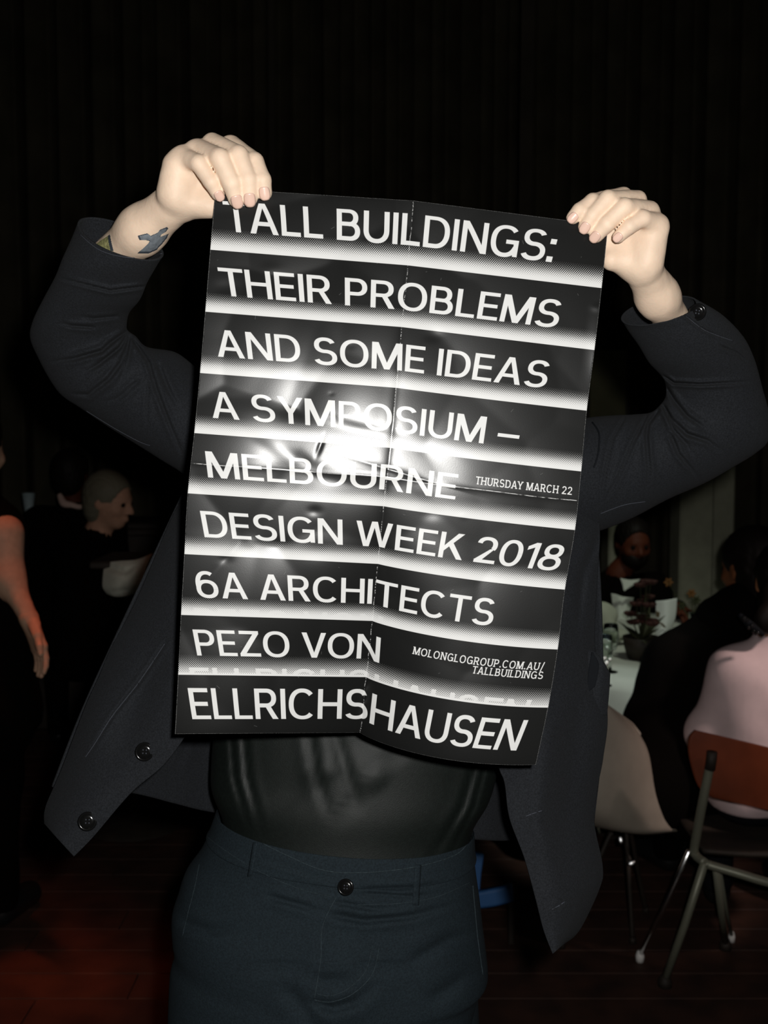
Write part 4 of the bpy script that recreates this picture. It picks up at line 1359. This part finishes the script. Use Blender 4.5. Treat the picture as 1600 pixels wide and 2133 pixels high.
for fp, dx in ((floor_l, -.02), (floor_r, .03)):
    v, f = prim_mesh([(fp + [0, .02, -.035], fp + [dx, -.17, -.048], .036, .03)], .02, .010, .008, lambda p, d: smax(d, .004 - p[..., 2], .006))
    sh = obj('shoe', v, f, M_shoe, body)

# ================================================================== the room's furniture and guests
M_chrome = mat('grey_painted_tube', (0.21, 0.21, 0.155), 0.45, metal=0.3)
M_chrome2 = mat('bright_chrome', (0.8, 0.8, 0.8), 0.2, metal=1.0)
M_ply = mat('orange_varnished_plywood', (0.14, 0.029, 0.010), 0.6, spec=0.2, var=0.2, vscale=12)
M_shell = mat('white_moulded_plastic', (0.34, 0.295, 0.24), 0.55, var=0.06, vscale=20)
M_cloth = mat('white_tablecloth', (0.55, 0.57, 0.50), 0.9, var=0.06, vscale=10)
M_glide = mat('white_rubber_glide', (0.85, 0.82, 0.78), 0.4)
M_black = mat('black_wool', (0.0025, 0.0018, 0.0014), 0.95, spec=0.05)
M_pink = mat('pink_cotton', (0.66, 0.50, 0.50), 0.85, var=0.07, vscale=16, bump=.3, bscale=300)
M_blackhair = mat('black_hair', (0.006, 0.004, 0.003), 0.6, spec=0.15)
M_greyhair = mat('grey_hair', (0.14, 0.13, 0.09), 0.7)
M_darkskin = mat('deep_brown_skin', (0.085, 0.022, 0.010), 0.6, spec=.2)
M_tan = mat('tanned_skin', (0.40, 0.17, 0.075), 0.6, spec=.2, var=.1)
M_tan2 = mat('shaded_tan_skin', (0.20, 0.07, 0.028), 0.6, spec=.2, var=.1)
M_redskin = mat('ruddy_skin', (0.48, 0.27, 0.18), 0.6, spec=.2, var=.1)
M_armskin = mat('bare_arm_skin', (0.50, 0.30, 0.20), 0.6, spec=.2, var=.08)
M_white = mat('white_shirt_cotton', (0.62, 0.66, 0.58), 0.9, var=.06)
M_jeans = mat('dark_guest_trousers', (0.008, 0.008, 0.010), 0.9, spec=.1)

# --- orange plywood chair with tubular legs
def dchair(px, py, d): return P(px, py, d)
ch = empty('dining_chair', tuple(G(1460, 2010, 0)))
tag(ch, 'orange plywood-backed chair on splayed metal legs under the pink shirted guest', 'chair')
o_ = .0
rows = []
for (xl, yl, xr, yr) in ((1448, 1521, 1780, 1600), (1437, 1535, 1790, 1620), (1434, 1560, 1790, 1650), (1440, 1595, 1785, 1680), (1456, 1640, 1770, 1710), (1486, 1662, 1750, 1722)):
    row = []
    for t in np.linspace(0, 1, 7):
        row.append((xl + (xr - xl) * t, yl + (yr - yl) * t - 0 * t, 2.90 - .05 * math.sin(math.pi * t) + .10 * t))
    rows.append(row)
obj('backrest', *sheet(rows, 24, 40, (), .012), M_ply, ch)
jt = P(1447, 1776, 2.99); jt2 = P(1468, 1797, 2.95)
seatz = jt2[2] + .03
v, f = join([tube([P(1483, 1572, 2.862), P(1480, 1590, 2.87), P(1466, 1660, 2.90), P(1452, 1735, 2.96), jt, jt2], .0125, 12, 30)])
obj('back_post', v, f, M_chrome, ch)
obj('cap', *tube([P(1483.5, 1566, 2.859), P(1482, 1583, 2.862), P(1479, 1602, 2.868)], .0145, 12), M_dark, ch)
f1 = G(1333, 2003); f2 = G(1385, 2055); f3 = G(1511, 1978); f4 = G(1524, 1962)
for a, b, r_, m_ in ((P(1436, 1772, 2.99), f1, .0075, M_chrome2), (jt2, f2, .0115, M_chrome), (P(1492, 1812, 3.02), f3, .0105, M_chrome), (P(1500, 1815, 3.1), f4, .006, M_chrome)):
    b = np.array(b); lg = obj('leg', *tube([a, a * .5 + b * .5, b + [0, 0, .02]], r_, 10), m_, ch)
    obj('glide', *tube([b + [0, 0, .034], b + [0, 0, .018], b + [0, 0, .001]], [r_ * 1.1, r_ * 1.8, r_ * 1.7], 10), M_glide if r_ < .01 else M_dark, lg)
rl = [jt2, P(1479, 1802, 2.95), P(1540, 1820, 2.92), P(1600, 1838, 2.90), P(1700, 1862, 2.88)]
obj('seat_rail', *tube(rl, .0125, 10, 24), M_chrome, ch)
xr = P(1770, 1700, 2.97)
obj('back_post', *tube([P(1770, 1640, 2.93), P(1768, 1740, 2.96), P(1700, 1862, 2.88)], .0125, 10, 20), M_chrome, ch)
for a, b in ((P(1700, 1862, 2.88), G(1660, 2120)), (P(1720, 1850, 3.1), G(1760, 2040))):
    lg = obj('leg', *tube([a, a * .5 + np.array(b) * .5, np.array(b) + [0, 0, .02]], .0115, 10), M_chrome, ch)
    obj('glide', *tube([np.array(b) + [0, 0, .03], np.array(b) + [0, 0, .001]], [.013, .016], 10), M_dark, lg)
rows = []
for k_, dd in enumerate((2.94, 3.05, 3.18, 3.3)):
    rows.append([(G(x, 1800, jt2[2] + .015)[0] * 0 + x, 0, dd) for x in (1480, 1560, 1640, 1720)])
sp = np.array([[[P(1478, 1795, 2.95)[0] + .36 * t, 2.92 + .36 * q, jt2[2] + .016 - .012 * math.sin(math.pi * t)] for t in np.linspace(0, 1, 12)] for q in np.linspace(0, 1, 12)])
obj('seat', *thicken(sp, .012), M_dark, ch)  # dark colour stands in for the guest's shade on the seat

# --- pink shirted guest seated with the back to the camera
px0 = P(1645, 1700, 3.12)
PX = px0[0]
JA = dict(head=(PX + .02, 3.19, 1.15), neck=(PX - .01, 3.15, .985), chest=(PX - .015, 3.14, .79), pelvis=(PX - .01, 3.14, .56), shl=(PX - .135, 3.14, .875), shr=(PX + .175, 3.14, .90),
          hipl=(PX - .09, 3.15, .53), hipr=(PX + .09, 3.15, .53), ell=(PX - .20, 3.20, .67), elr=(PX + .22, 3.28, .70), wrl=(PX - .10, 3.44, .72), wrr=(PX + .10, 3.48, .76),
          knl=(PX - .08, 3.46, .52), knr=(PX + .16, 3.50, .52), anl=(PX - .08, 3.44, .10), anr=(PX + .16, 3.50, .10))
A = figure('guest in a pink shirt seated on the orange chair with back to the camera', JA, M_tan, M_pink, M_jeans, M_blackhair, face=(0.15, 1, 0), long=.0)
# low knot of hair with a beaded clip at the nape
obj('hair_knot', *snet(lambda p: smin(ell(p, P(1618, 1255, 3.12), (.055, .05, .075)), ell(p, P(1598, 1290, 3.08), (.04, .03, .045)), .03), P(1618, 1255, 3.12) - .15, P(1618, 1255, 3.12) + .14, .007), M_blackhair, A)
cl = obj('hair_clip', *tube([P(1540, 1280, 3.03), P(1562, 1300, 3.02), P(1590, 1322, 3.04)], [.006, .012, .006], 8, 10), M_seam, A)
r = np.random.default_rng(5)
for k_ in range(9):
    q = P(1546 + k_ * 4 + r.uniform(-3, 3), 1284 + k_ * 4.2 + r.uniform(-6, 6), 3.005)
    obj('bead', *lathe([(.0001, -.006), (.0045, -.0035), (.006, 0), (.0045, .0035), (.0001, .006)], 10, None, q), M_button, cl)

# --- guest in black on the white shell chair
BX = P(1430, 1500, 3.42)[0]
def at(px, py, d): return tuple(P(px, py, d))
JB = dict(head=at(1566, 1180, 3.50), neck=at(1510, 1285, 3.52), chest=at(1425, 1400, 3.50), pelvis=at(1375, 1620, 3.44), shl=at(1412, 1385, 3.42), shr=at(1560, 1340, 3.62),
          hipl=at(1350, 1650, 3.34), hipr=at(1440, 1660, 3.44), ell=at(1350, 1500, 3.40), elr=at(1600, 1480, 3.7), wrl=at(1480, 1560, 3.55), wrr=at(1560, 1480, 3.85),
          knl=at(1400, 1600, 3.80), knr=at(1470, 1600, 3.86), anl=tuple(np.array(P(1400, 1600, 3.80)) * [1, 1, 0] + [0, .02, .09]), anr=tuple(np.array(P(1470, 1600, 3.86)) * [1, 1, 0] + [0, .02, .09]))
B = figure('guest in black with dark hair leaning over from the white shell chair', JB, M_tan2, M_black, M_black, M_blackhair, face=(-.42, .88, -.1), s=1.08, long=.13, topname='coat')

obj('scarf', *prim_mesh([(P(1500, 1292, 3.50), P(1545, 1262, 3.46), .085, .070), (P(1545, 1262, 3.46), P(1590, 1275, 3.50), .070, .070)], .04, .0, .010, lambda p, d: d + .004 * wav(p.astype(float), 55).astype(np.float32)), M_black, B)
# --- white shell chair
sc_ = empty('shell_chair', tuple(G(1330, 1960)))
tag(sc_, 'white moulded shell chair right of the jacket, guest in black on it', 'chair')
rows = [[(1150, 1470, 3.24), (1210, 1455, 3.14), (1262, 1468, 3.12), (1300, 1495, 3.20), (1318, 1510, 3.30)],
        [(1130, 1530, 3.22), (1210, 1530, 3.10), (1290, 1535, 3.12), (1335, 1550, 3.20), (1352, 1562, 3.32)],
        [(1140, 1620, 3.20), (1215, 1640, 3.08), (1300, 1640, 3.10), (1360, 1640, 3.20), (1382, 1645, 3.34)],
        [(1160, 1680, 3.22), (1225, 1702, 3.12), (1310, 1712, 3.12), (1385, 1700, 3.22), (1412, 1700, 3.38)],
        [(1180, 1700, 3.32), (1240, 1722, 3.24), (1330, 1738, 3.20), (1400, 1733, 3.26), (1446, 1726, 3.40)],
        [(1260, 1690, 3.50), (1310, 1705, 3.48), (1380, 1715, 3.48), (1440, 1716, 3.50), (1490, 1712, 3.55)]]
obj('shell', *sheet(rows, 50, 40, (), .006), M_shell, sc_)
obj('rim', *tube([P(*q) for q in [(1262, 1468, 3.118), (1300, 1495, 3.198), (1322, 1514, 3.30), (1352, 1562, 3.318), (1382, 1645, 3.338), (1412, 1700, 3.378), (1446, 1727, 3.398)]], .004, 8, 40), M_shell, sc_)
hub = P(1300, 1745, 3.34)
for b in (G(1170, 1975), G(1318, 1965), G(1200, 1900), G(1345, 1900)):
    b = np.array(b)
    top = hub + (b - hub) * .28 * [1, 1, 0]
    lg = obj('leg', *tube([hub * .3 + top * .7 + [0, 0, .02], top, (top + b) / 2, b + [0, 0, .01]], .0075, 8, 16), M_dark, sc_)
    obj('glide', *tube([b + [0, 0, .02], b + [0, 0, .001]], [.010, .012], 8), M_dark, lg)
obj('strut', *tube([P(1238, 1695, 3.2), P(1243, 1712, 3.2), P(1249, 1734, 3.21)], .0045, 8), M_chrome, sc_)
for (x, y, a, b_, rot) in ((1293, 1749, 6, 9, .2), (1315, 1798, 9, 6, .4)):  # added discs turned to the flash stand in for glints on chrome
    c_ = P(x, y, 3.26)
    n = nrm(np.array([0.025, 0, CAMZ + .025]) - c_)
    s_ = nrm(np.cross(n, [0, 0, 1])); u_ = np.cross(n, s_)
    R_ = np.stack([s_ * math.cos(rot) + u_ * math.sin(rot), u_ * math.cos(rot) - s_ * math.sin(rot), n], 1)
    v, f = lathe([(.0001, .0020), (.5, .0018), (.85, .0010), (1, -.001), (.9, -.006), (.0001, -.008)], 18)
    v = v * np.array([a / F * 3.26, b_ / F * 3.26, 1.0])
    v = v @ R_.T + c_
    obj('glint_disc', v, f, M_chrome2, sc_)
    obj('glint_rod', *tube([c_ - n * .004, (c_ + hub) / 2 + [0, .02, 0], hub], .005, 6), M_dark, sc_)

# --- far table and what is on it
tb = empty('dining_table', tuple(G(1400, 1750)))
tz = .74
cx_, cy_, rx_, ry_ = 1.10, 4.27, .74, .74
tag(tb, 'round dining table beyond the shell chair, under a white cloth', 'table')
v, f = lathe([(.0001, tz - .03), (rx_, tz - .03), (rx_, tz - .004), (.0001, tz - .004)], 40, None, (cx_, cy_, 0))
obj('table_top', v, f, M_dark, tb)
obj('pedestal', *tube([(cx_, cy_, .03), (cx_, cy_, tz - .03)], .05, 12), M_dark, tb)
obj('foot', *lathe([(.0001, .035), (.28, .025), (.3, .002)], 24, None, (cx_, cy_, 0)), M_dark, tb)
n_, m_ = 16, 120
aa = np.linspace(0, 2 * np.pi, m_)
pts = np.zeros((n_, m_, 3))
for i in range(n_):
    if i < 6:
        rr = rx_ * (i / 5) + .0005 * 1; z = tz + .0 * rr; rr = np.full(m_, max(rr, .001)); zz = np.full(m_, tz)
    else:
        t = (i - 5) / (n_ - 6)
        rr = rx_ + .006 + (.045 * np.sin(aa * 13) + .02 * np.sin(aa * 7 + 1)) * t + .03 * t
        zz = np.full(m_, tz - .34 * t)
    pts[i, :, 0] = cx_ + rr * np.cos(aa); pts[i, :, 1] = cy_ + rr * np.sin(aa); pts[i, :, 2] = zz
v_, f_ = thicken(pts, .0015)
tc_ = obj('tablecloth', v_, f_, M_cloth)
tag(tc_, 'white tablecloth hanging in folds over the round table beside the jacket', 'tablecloth')

M_glint = mat('silvered_glint', (.9, .9, .85), .42, metal=1.0)
M_glass = mat('clear_glass', (0.9, 0.95, 0.92), 0.03, trans=1.0)


def wineglass(px, py, glints, label):
    b = G(px, py, tz)
    root = empty('wine_glass', tuple(b))
    tag(root, label, 'glass', 'wine glasses on the far table')
    x, y, z = b
    obj('bowl', *lathe([(.004, .078), (.020, .084), (.027, .102), (.030, .125), (.028, .150), (.024, .175), (.0225, .175), (.0265, .150), (.0285, .125), (.0255, .103), (.019, .086), (.0001, .081)], 20, None, (x, y, z)), M_glass, root)
    for (qx, qy, qr) in glints:      # added metal discs standing in for flash glints on the glass
        q = P(qx, qy, np.dot(b - C0, FW) - .034)
        n = nrm(np.array([.025, 0, CAMZ + .025]) - q); s1 = nrm(np.cross(n, [0, 0, 1])); u1 = np.cross(n, s1)
        qr = qr / F * 3.9
        obj('flash_glint', *lathe([(.0001, .0012), (qr * .7, .0008), (qr, -.0004), (qr * .8, -.004), (.0001, -.005)], 12, np.stack([s1, u1, n], 1), q), M_glint, root)
    obj('stem', *lathe([(.024, .002), (.023, .004), (.006, .008), (.0038, .020), (.0038, .072), (.006, .079)], 14, None, (x, y, z)), M_glass, root)
    obj('foot', *lathe([(.0001, .0), (.027, .0), (.028, .002), (.025, .0035), (.0001, .006)], 20, None, (x, y, z)), M_glass, root)


wineglass(1234, 1392, ((1240, 1333, 4), (1236, 1346, 6)), 'wine glass at the edge of the jacket, left of the table group')
wineglass(1271, 1400, ((1268, 1338, 4.5), (1265, 1351, 5.5)), 'wine glass just right of the one touching the jacket')
wineglass(1258, 1428, ((1259, 1371, 4.5), (1270, 1374, 3.5), (1263, 1381, 5)), 'wine glass nearest to the front edge of the white table')
M_paper = mat('white_menu_paper', (0.72, 0.76, 0.72), 0.9)
M_ink = mat('brown_ink_mark', (0.10, 0.07, 0.03), 0.9)
# tall paper menu with brown sketches
mp = sheet([[(1366, 1252, 4.33), (1388, 1250, 4.30), (1411, 1246, 4.33)], [(1366, 1290, 4.32), (1388, 1290, 4.29), (1407, 1288, 4.32)], [(1365, 1322, 4.31), (1380, 1324, 4.28), (1392, 1322, 4.31)], [(1371, 1346, 4.30), (1375, 1348, 4.28), (1379, 1346, 4.30)]], 24, 16, (), .002)
mo = obj('paper_menu', *mp, M_paper)
tag(mo, 'white tapering paper menu with brown marks standing on the table', 'menu')
for q in ([(1367, 1272), (1375, 1276), (1373, 1288), (1367, 1284)], [(1370, 1294), (1380, 1298), (1388, 1306), (1384, 1308), (1374, 1300)]):
    obj('printed_mark', *sheet([[(*q[0], 4.275), (*q[1], 4.275)], [(*q[3], 4.275), (*q[2], 4.275)]], 4, 4, (), .001), M_ink, mo)
# dark red flowers in a low pot
fp = empty('flower_arrangement', tuple(G(1335, 1372, tz)))
tag(fp, 'dark red flower arrangement in a low pot between the white shirt and the menu', 'flowers')
M_red = mat('dark_red_petals', (0.045, 0.010, 0.006), 0.8, var=.3, vscale=90)
M_leaf = mat('dark_green_leaves', (0.035, 0.04, 0.012), 0.8, var=.3, vscale=60)
b = np.array(fp.location)
obj('pot', *lathe([(.0001, 0), (.05, 0), (.065, .05), (.07, .085), (.063, .085), (.06, .07), (.0001, .07)], 20, None, b), M_dark, fp)
r = np.random.default_rng(11)
for k_ in range(14):
    a_ = r.uniform(0, 6.28); rr = r.uniform(.01, .085); hz = r.uniform(.12, .30)
    c_ = b + [rr * math.cos(a_), rr * math.sin(a_), hz]
    st_ = obj('flower_stem', *tube([b + [0, 0, .07], (b + c_) / 2 + [0, 0, .03], c_], .002, 5), M_leaf, fp)
    fl_ = []
    for pz in range(6):
        an = pz * 1.047 + a_
        dv_ = np.array([math.cos(an), math.sin(an), .35])
        fl_.append(tube([c_, c_ + dv_ * .014, c_ + dv_ * .026], [.003, .010, .003], 6))
    obj('flower_head', *join(fl_), M_red, st_)
for k_ in range(12):
    a_ = r.uniform(0, 6.28)
    q0 = b + [0, 0, .07]; q1 = b + [.10 * math.cos(a_), .10 * math.sin(a_), r.uniform(.08, .22)]
    side = np.cross(q1 - q0, [0, 0, 1.0]); side /= np.linalg.norm(side)
    pt = np.array([[q0 + (q1 - q0) * t + side * w_ * .018 * math.sin(math.pi * min(1, t + .08)) + np.array([0, 0, -.03 * t * t]) for w_ in (-1, 0, 1)] for t in np.linspace(0, 1, 7)])
    obj('leaf', *thicken(pt, .0008), M_leaf, fp)
# pale napkin bundle
nb = G(1258, 1345, tz)
v, f = snet(lambda p: smin(ell(p, np.array(nb) + [0, .05, .088], (.065, .055, .085)), ell(p, np.array(nb) + [.03, .03, .042], (.07, .06, .035)), .03) + .006 * wav(p.astype(float), 60).astype(np.float32), np.array(nb) - .16, np.array(nb) + .2, .008)
tag(obj('napkin', v, f, mat('grey_white_linen', (0.40, 0.42, 0.33), .9)), 'crumpled pale linen napkin standing on the table behind the wine glasses', 'napkin')
# yellow flowers
yf = empty('yellow_flower_vase', tuple(G(1443, 1330, tz)))
tag(yf, 'small vase of yellow-orange flowers before the grey-green pillar', 'flowers')
b = np.array(yf.location)
obj('vase', *lathe([(.0001, 0), (.025, 0), (.032, .04), (.016, .09), (.02, .11), (.014, .105), (.0001, .05)], 16, None, b), M_glass, yf)
M_yel = mat('orange_petals', (0.18, 0.075, 0.015), .8)
for (x, y) in ((1440, 1236), (1392, 1213), (1420, 1262), (1450, 1250)):
    c_ = P(x, y, 4.75)
    st_ = obj('flower_stem', *tube([b + [0, 0, .06], (b + c_) / 2 + [0, 0, .03], c_], .002, 5), M_leaf, yf)
    fl_ = [tube([c_, c_ + np.array([math.cos(an), -.3, math.sin(an)]) * .012, c_ + np.array([math.cos(an), -.3, math.sin(an)]) * .022], [.003, .007, .002], 6) for an in np.arange(6) * 1.047]
    obj('flower_head', *join(fl_), M_yel if y < 1245 else M_leaf, st_)

# --- bearded man beyond the table
cxm = P(1330, 1150, 5.0)[0]
hz = P(1335, 1135, 5.05)[2]
JC = dict(head=(cxm + .01, 5.12, hz), neck=(cxm - .05, 5.16, hz - .16), chest=(cxm - .06, 5.21, hz - .38), pelvis=(cxm - .05, 5.28, .53), shl=(cxm - .24, 5.20, hz - .24), shr=(cxm + .14, 5.20, hz - .24),
          hipl=(cxm - .14, 5.28, .52), hipr=(cxm + .05, 5.28, .52), ell=(cxm - .28, 5.0, hz - .48), elr=(cxm + .17, 4.98, hz - .48), wrl=(cxm - .24, 4.86, .79), wrr=(cxm + .16, 4.86, .79),
          knl=(cxm - .15, 4.72, .50), knr=(cxm + .06, 4.72, .50), anl=(cxm - .15, 4.78, .09), anr=(cxm + .06, 4.78, .09), hdir=np.array([.1, -1, -.12]))
CM = figure('dark bearded guest in black jacket and white shirt facing the camera behind the table', JC, M_darkskin, M_black, M_black, M_blackhair, face=(.15, -1, -.1), topname='jacket', h=.012)
hc = np.array(JC['head']); hR = head_axes((.15, -1, -.1))
def beard(p):
    d = ell(p, hc + hR @ np.array([0, .026, -.062]), (.066, .070, .062), hR)
    return smax(d, -ell(p, hc + hR @ np.array([0, .10, .03]), (.07, .06, .085), hR), .01)
obj('beard', *snet(beard, hc - .15, hc + .12, .008), M_blackhair, CM)
obj('collar', *sheet([[(1292, 1204, 4.955), (1312, 1208, 4.94), (1335, 1206, 4.955)], [(1297, 1218, 4.94), (1310, 1220, 4.93), (1322, 1218, 4.94)], [(1299, 1229, 4.93), (1301, 1231, 4.925), (1304, 1229, 4.93)]], 12, 10, (), .004), M_white, CM)
obj('shirt_front', *sheet([[(1273, 1236, 4.93), (1298, 1240, 4.90), (1322, 1240, 4.93)], [(1276, 1262, 4.92), (1298, 1264, 4.89), (1316, 1262, 4.92)], [(1281, 1290, 4.91), (1295, 1292, 4.88), (1306, 1288, 4.90)], [(1287, 1330, 4.90), (1295, 1332, 4.87), (1302, 1322, 4.89)]], 24, 14, [(.01, 3, [(1298, 1240), (1294, 1330)])], .004), M_white, CM)
obj('bow_tie', *sheet([[(1275, 1222, 4.88), (1300, 1236, 4.87), (1340, 1205, 4.88)], [(1278, 1232, 4.87), (1300, 1240, 4.86), (1350, 1225, 4.87)], [(1284, 1238, 4.88), (1300, 1243, 4.87), (1330, 1245, 4.88)]], 12, 16, (), .006), M_black, CM)

# --- left side guests
hg = P(228, 1042, 4.80)
JG = dict(head=hg, neck=hg + [-.06, .02, -.16], chest=hg + [-.10, .02, -.38], pelvis=hg + [-.12, 0, -.68], shl=hg + [-.12, -.15, -.24], shr=hg + [-.10, .18, -.24],
          hipl=hg + [-.12, -.09, -.72], hipr=hg + [-.12, .09, -.72], ell=hg + [-.12, -.16, -.50], elr=hg + [-.02, .2, -.50], wrl=hg + [.06, -.20, -.56], wrr=hg + [.14, .12, -.56],
          knl=hg + [-.06, -.10, -.72 - .28], knr=hg + [-.02, .10, -.72 - .28], anl=hg * [1, 1, 0] + [-.10, -.1, .09], anr=hg * [1, 1, 0] + [-.06, .1, .09])
JG['hipl'][2] = JG['hipr'][2] = .62; JG['pelvis'][2] = .66; JG['knl'][2] = JG['knr'][2] = .50; JG['knl'] += [.32, 0, .05]; JG['knr'] += [.32, 0, .05]; JG['anl'] += [.3, 0, 0]; JG['anr'] += [.3, 0, 0]
Gp = figure('grey-haired guest in black seen in profile, face lit red, far left', JG, M_redskin, M_black, M_black, M_greyhair, face=(1, -.25, -.15), topname='coat', h=.012, s=1.08)
hi = P(150, 985, 5.30)
JI = dict(head=hi, neck=hi + [.0, .02, -.16], chest=hi + [0, .04, -.38], pelvis=hi + [0, .06, -.70], shl=hi + [-.18, .02, -.25], shr=hi + [.18, .02, -.25], hipl=hi + [-.09, .06, -.72], hipr=hi + [.09, .06, -.72],
          ell=hi + [-.24, .0, -.52], elr=hi + [.24, 0, -.52], wrl=hi + [-.2, -.1, -.72], wrr=hi + [.2, -.1, -.72], knl=np.array([hi[0] - .1, hi[1], .5]), knr=np.array([hi[0] + .1, hi[1], .5]),
          anl=np.array([hi[0] - .1, hi[1], .09]), anr=np.array([hi[0] + .1, hi[1], .09]))
Ip = figure('dark-haired guest in black with back turned and pale collar, far left', JI, M_darkskin, M_black, M_black, M_blackhair, face=(.2, 1, 0), topname='coat', h=.012)
obj('collar', *tube([P(124, 1030, 5.13), P(133, 1048, 5.11), P(150, 1052, 5.10), P(164, 1056, 5.11), P(174, 1054, 5.13)], [.012, .020, .014, .012, .012], 10, 20), mat('pinkish_white_collar', (.55, .40, .34), .9), Ip)
# bare arm at the left edge
ha = P(-70, 930, 3.25)
JH = dict(head=ha, neck=P(-62, 1030, 3.28), chest=P(-60, 1160, 3.3), pelvis=P(-60, 1450, 3.3), shl=P(-125, 1100, 3.35), shr=P(8, 1112, 3.22), hipl=P(-110, 1480, 3.3), hipr=P(-20, 1480, 3.3),
          ell=P(-170, 1280, 3.4), elr=P(18, 1205, 3.20), wrl=P(-120, 1400, 3.35), wrr=P(58, 1282, 3.16), knl=np.array([P(-100, 1480, 3.3)[0], 3.3, .5]), knr=np.array([P(-30, 1480, 3.3)[0], 3.3, .5]),
          anl=np.array([P(-100, 1480, 3.3)[0], 3.32, .09]), anr=np.array([P(-30, 1480, 3.3)[0], 3.32, .09]), hdir=P(82, 1350, 3.16) - P(58, 1282, 3.16), hnorm=np.array([-.6, -.5, 0]))
Hp = figure('guest at the left edge whose bare arm hangs into view', JH, M_armskin, M_black, M_black, M_blackhair, face=(.3, 1, 0), sleeve='none', s=1.25, topname='vest_top', curl=.2)
# bar counter with tapered glass
bc = empty('bar_counter', (-1.95, 5.85, 0))
tag(bc, 'dark timber bar counter standing behind the guests at the far left', 'counter')
obj('counter_body', *box(-1.95, 5.85, .56, 1.5, .5, 1.12, bev=.01), M_dark, bc, False)
gz = P(62, 1097, 5.7)[2]
obj('counter_top', *box(-1.95, 5.85, gz - .02, 1.6, .6, .04, bev=.008), M_dark, bc, False)
gx = P(61, 1097, 5.7)
r0 = 4.5 / F * 5.7; r1 = 13 / F * 5.7; hh_ = (1097 - 1027) / F * 5.7
gg = obj('glass', *lathe([(.0001, 0), (r0, 0), (r0 * 1.1, .01), (r1, hh_), (r1 * .9, hh_), (r0 * .9, .02), (.0001, .02)], 20, None, gx), mat('frosted_pale_blue_glass', (.40, .50, .52), .5, var=.1))
tag(gg, 'tall pale blue tapered glass standing on the dark counter at far left', 'glass')
# white cloth in front of the grey-haired guest
wc = sheet([[(218, 1172, 4.10), (250, 1168, 4.06), (285, 1165, 4.05), (318, 1152, 4.08)], [(214, 1195, 4.08), (245, 1198, 4.02), (280, 1185, 4.01), (306, 1180, 4.06)],
            [(213, 1222, 4.08), (240, 1226, 4.03), (270, 1222, 4.02), (295, 1215, 4.06)], [(222, 1237, 4.10), (240, 1243, 4.07), (262, 1242, 4.06), (283, 1236, 4.10)]], 30, 30, [(.012, 6, [(222, 1180), (260, 1192), (300, 1170)]), (.008, 5, [(230, 1232), (270, 1228), (292, 1228)])], .006)
# small side table carrying that cloth
st0 = P(262, 1215, 4.17)
tag(obj('napkin', *wc, mat('white_linen', (.60, .60, .50), .9, var=.08, vscale=30)), 'white rounded cloth hanging left of the jacket beside the grey-haired guest', 'napkin')
sb = empty('pedestal_table', (st0[0], 4.22, 0))
tag(sb, 'dark high pedestal table at left under the hanging white cloth', 'table')
tzz = P(262, 1165, 4.12)[2] - .004
obj('table_top', *box(st0[0], 4.22, tzz - .015, .24, .34, .03, bev=.006), M_dark, sb, False)
obj('pedestal', *tube([(st0[0], 4.22, .02), (st0[0], 4.22, tzz - .03)], .03, 12), M_dark, sb)
obj('foot', *lathe([(.0001, .03), (.18, .02), (.2, .002)], 20, None, (st0[0], 4.22, 0)), M_dark, sb)

# --- blue low stool behind the jacket
M_blue = mat('blue_painted_metal', (0.035, 0.13, 0.34), .6)
bs = empty('blue_stool', tuple(G(1030, 1960)))
tag(bs, 'blue painted low stool frame glimpsed between trousers and right jacket front', 'stool')
obj('leg', *sheet([[(984, 1778, 3.3), (1008, 1782, 3.3)], [(984, 1850, 3.3), (1000, 1850, 3.3)], [(984, 1980, 3.3), (998, 1985, 3.3)]], 10, 6, (), .03), M_blue, bs)
obj('crossbar', *sheet([[(990, 1862, 3.27), (1030, 1854, 3.27), (1068, 1846, 3.27)], [(990, 1893, 3.27), (1030, 1888, 3.27), (1070, 1878, 3.27)]], 6, 12, (), .03), M_blue, bs)
obj('leg', *sheet([[(1060, 1846, 3.31), (1072, 1846, 3.31)], [(1060, 1990, 3.31), (1072, 1990, 3.31)]], 6, 4, (), .03), M_dark, bs)

# --- red glow on the boards, lower left (from added, unseen area lights)
for (a, b, pw) in (((-20, 1985), (190, 2110), .22), ((-10, 1845), (330, 2050), .07)):
    p0 = G(*a); p1 = G(*b); c_ = (p0 + p1) / 2
    L = np.linalg.norm(p1 - p0)
    l = light('red_band_fill', 'AREA', (c_[0], c_[1], 2.9), pw, (1.0, .17, .05), None, shape='RECTANGLE', size=float(L), size_y=.03, spread=math.radians(15))
    l.rotation_euler = (0, 0, math.atan2(p1[1] - p0[1], p1[0] - p0[0]))
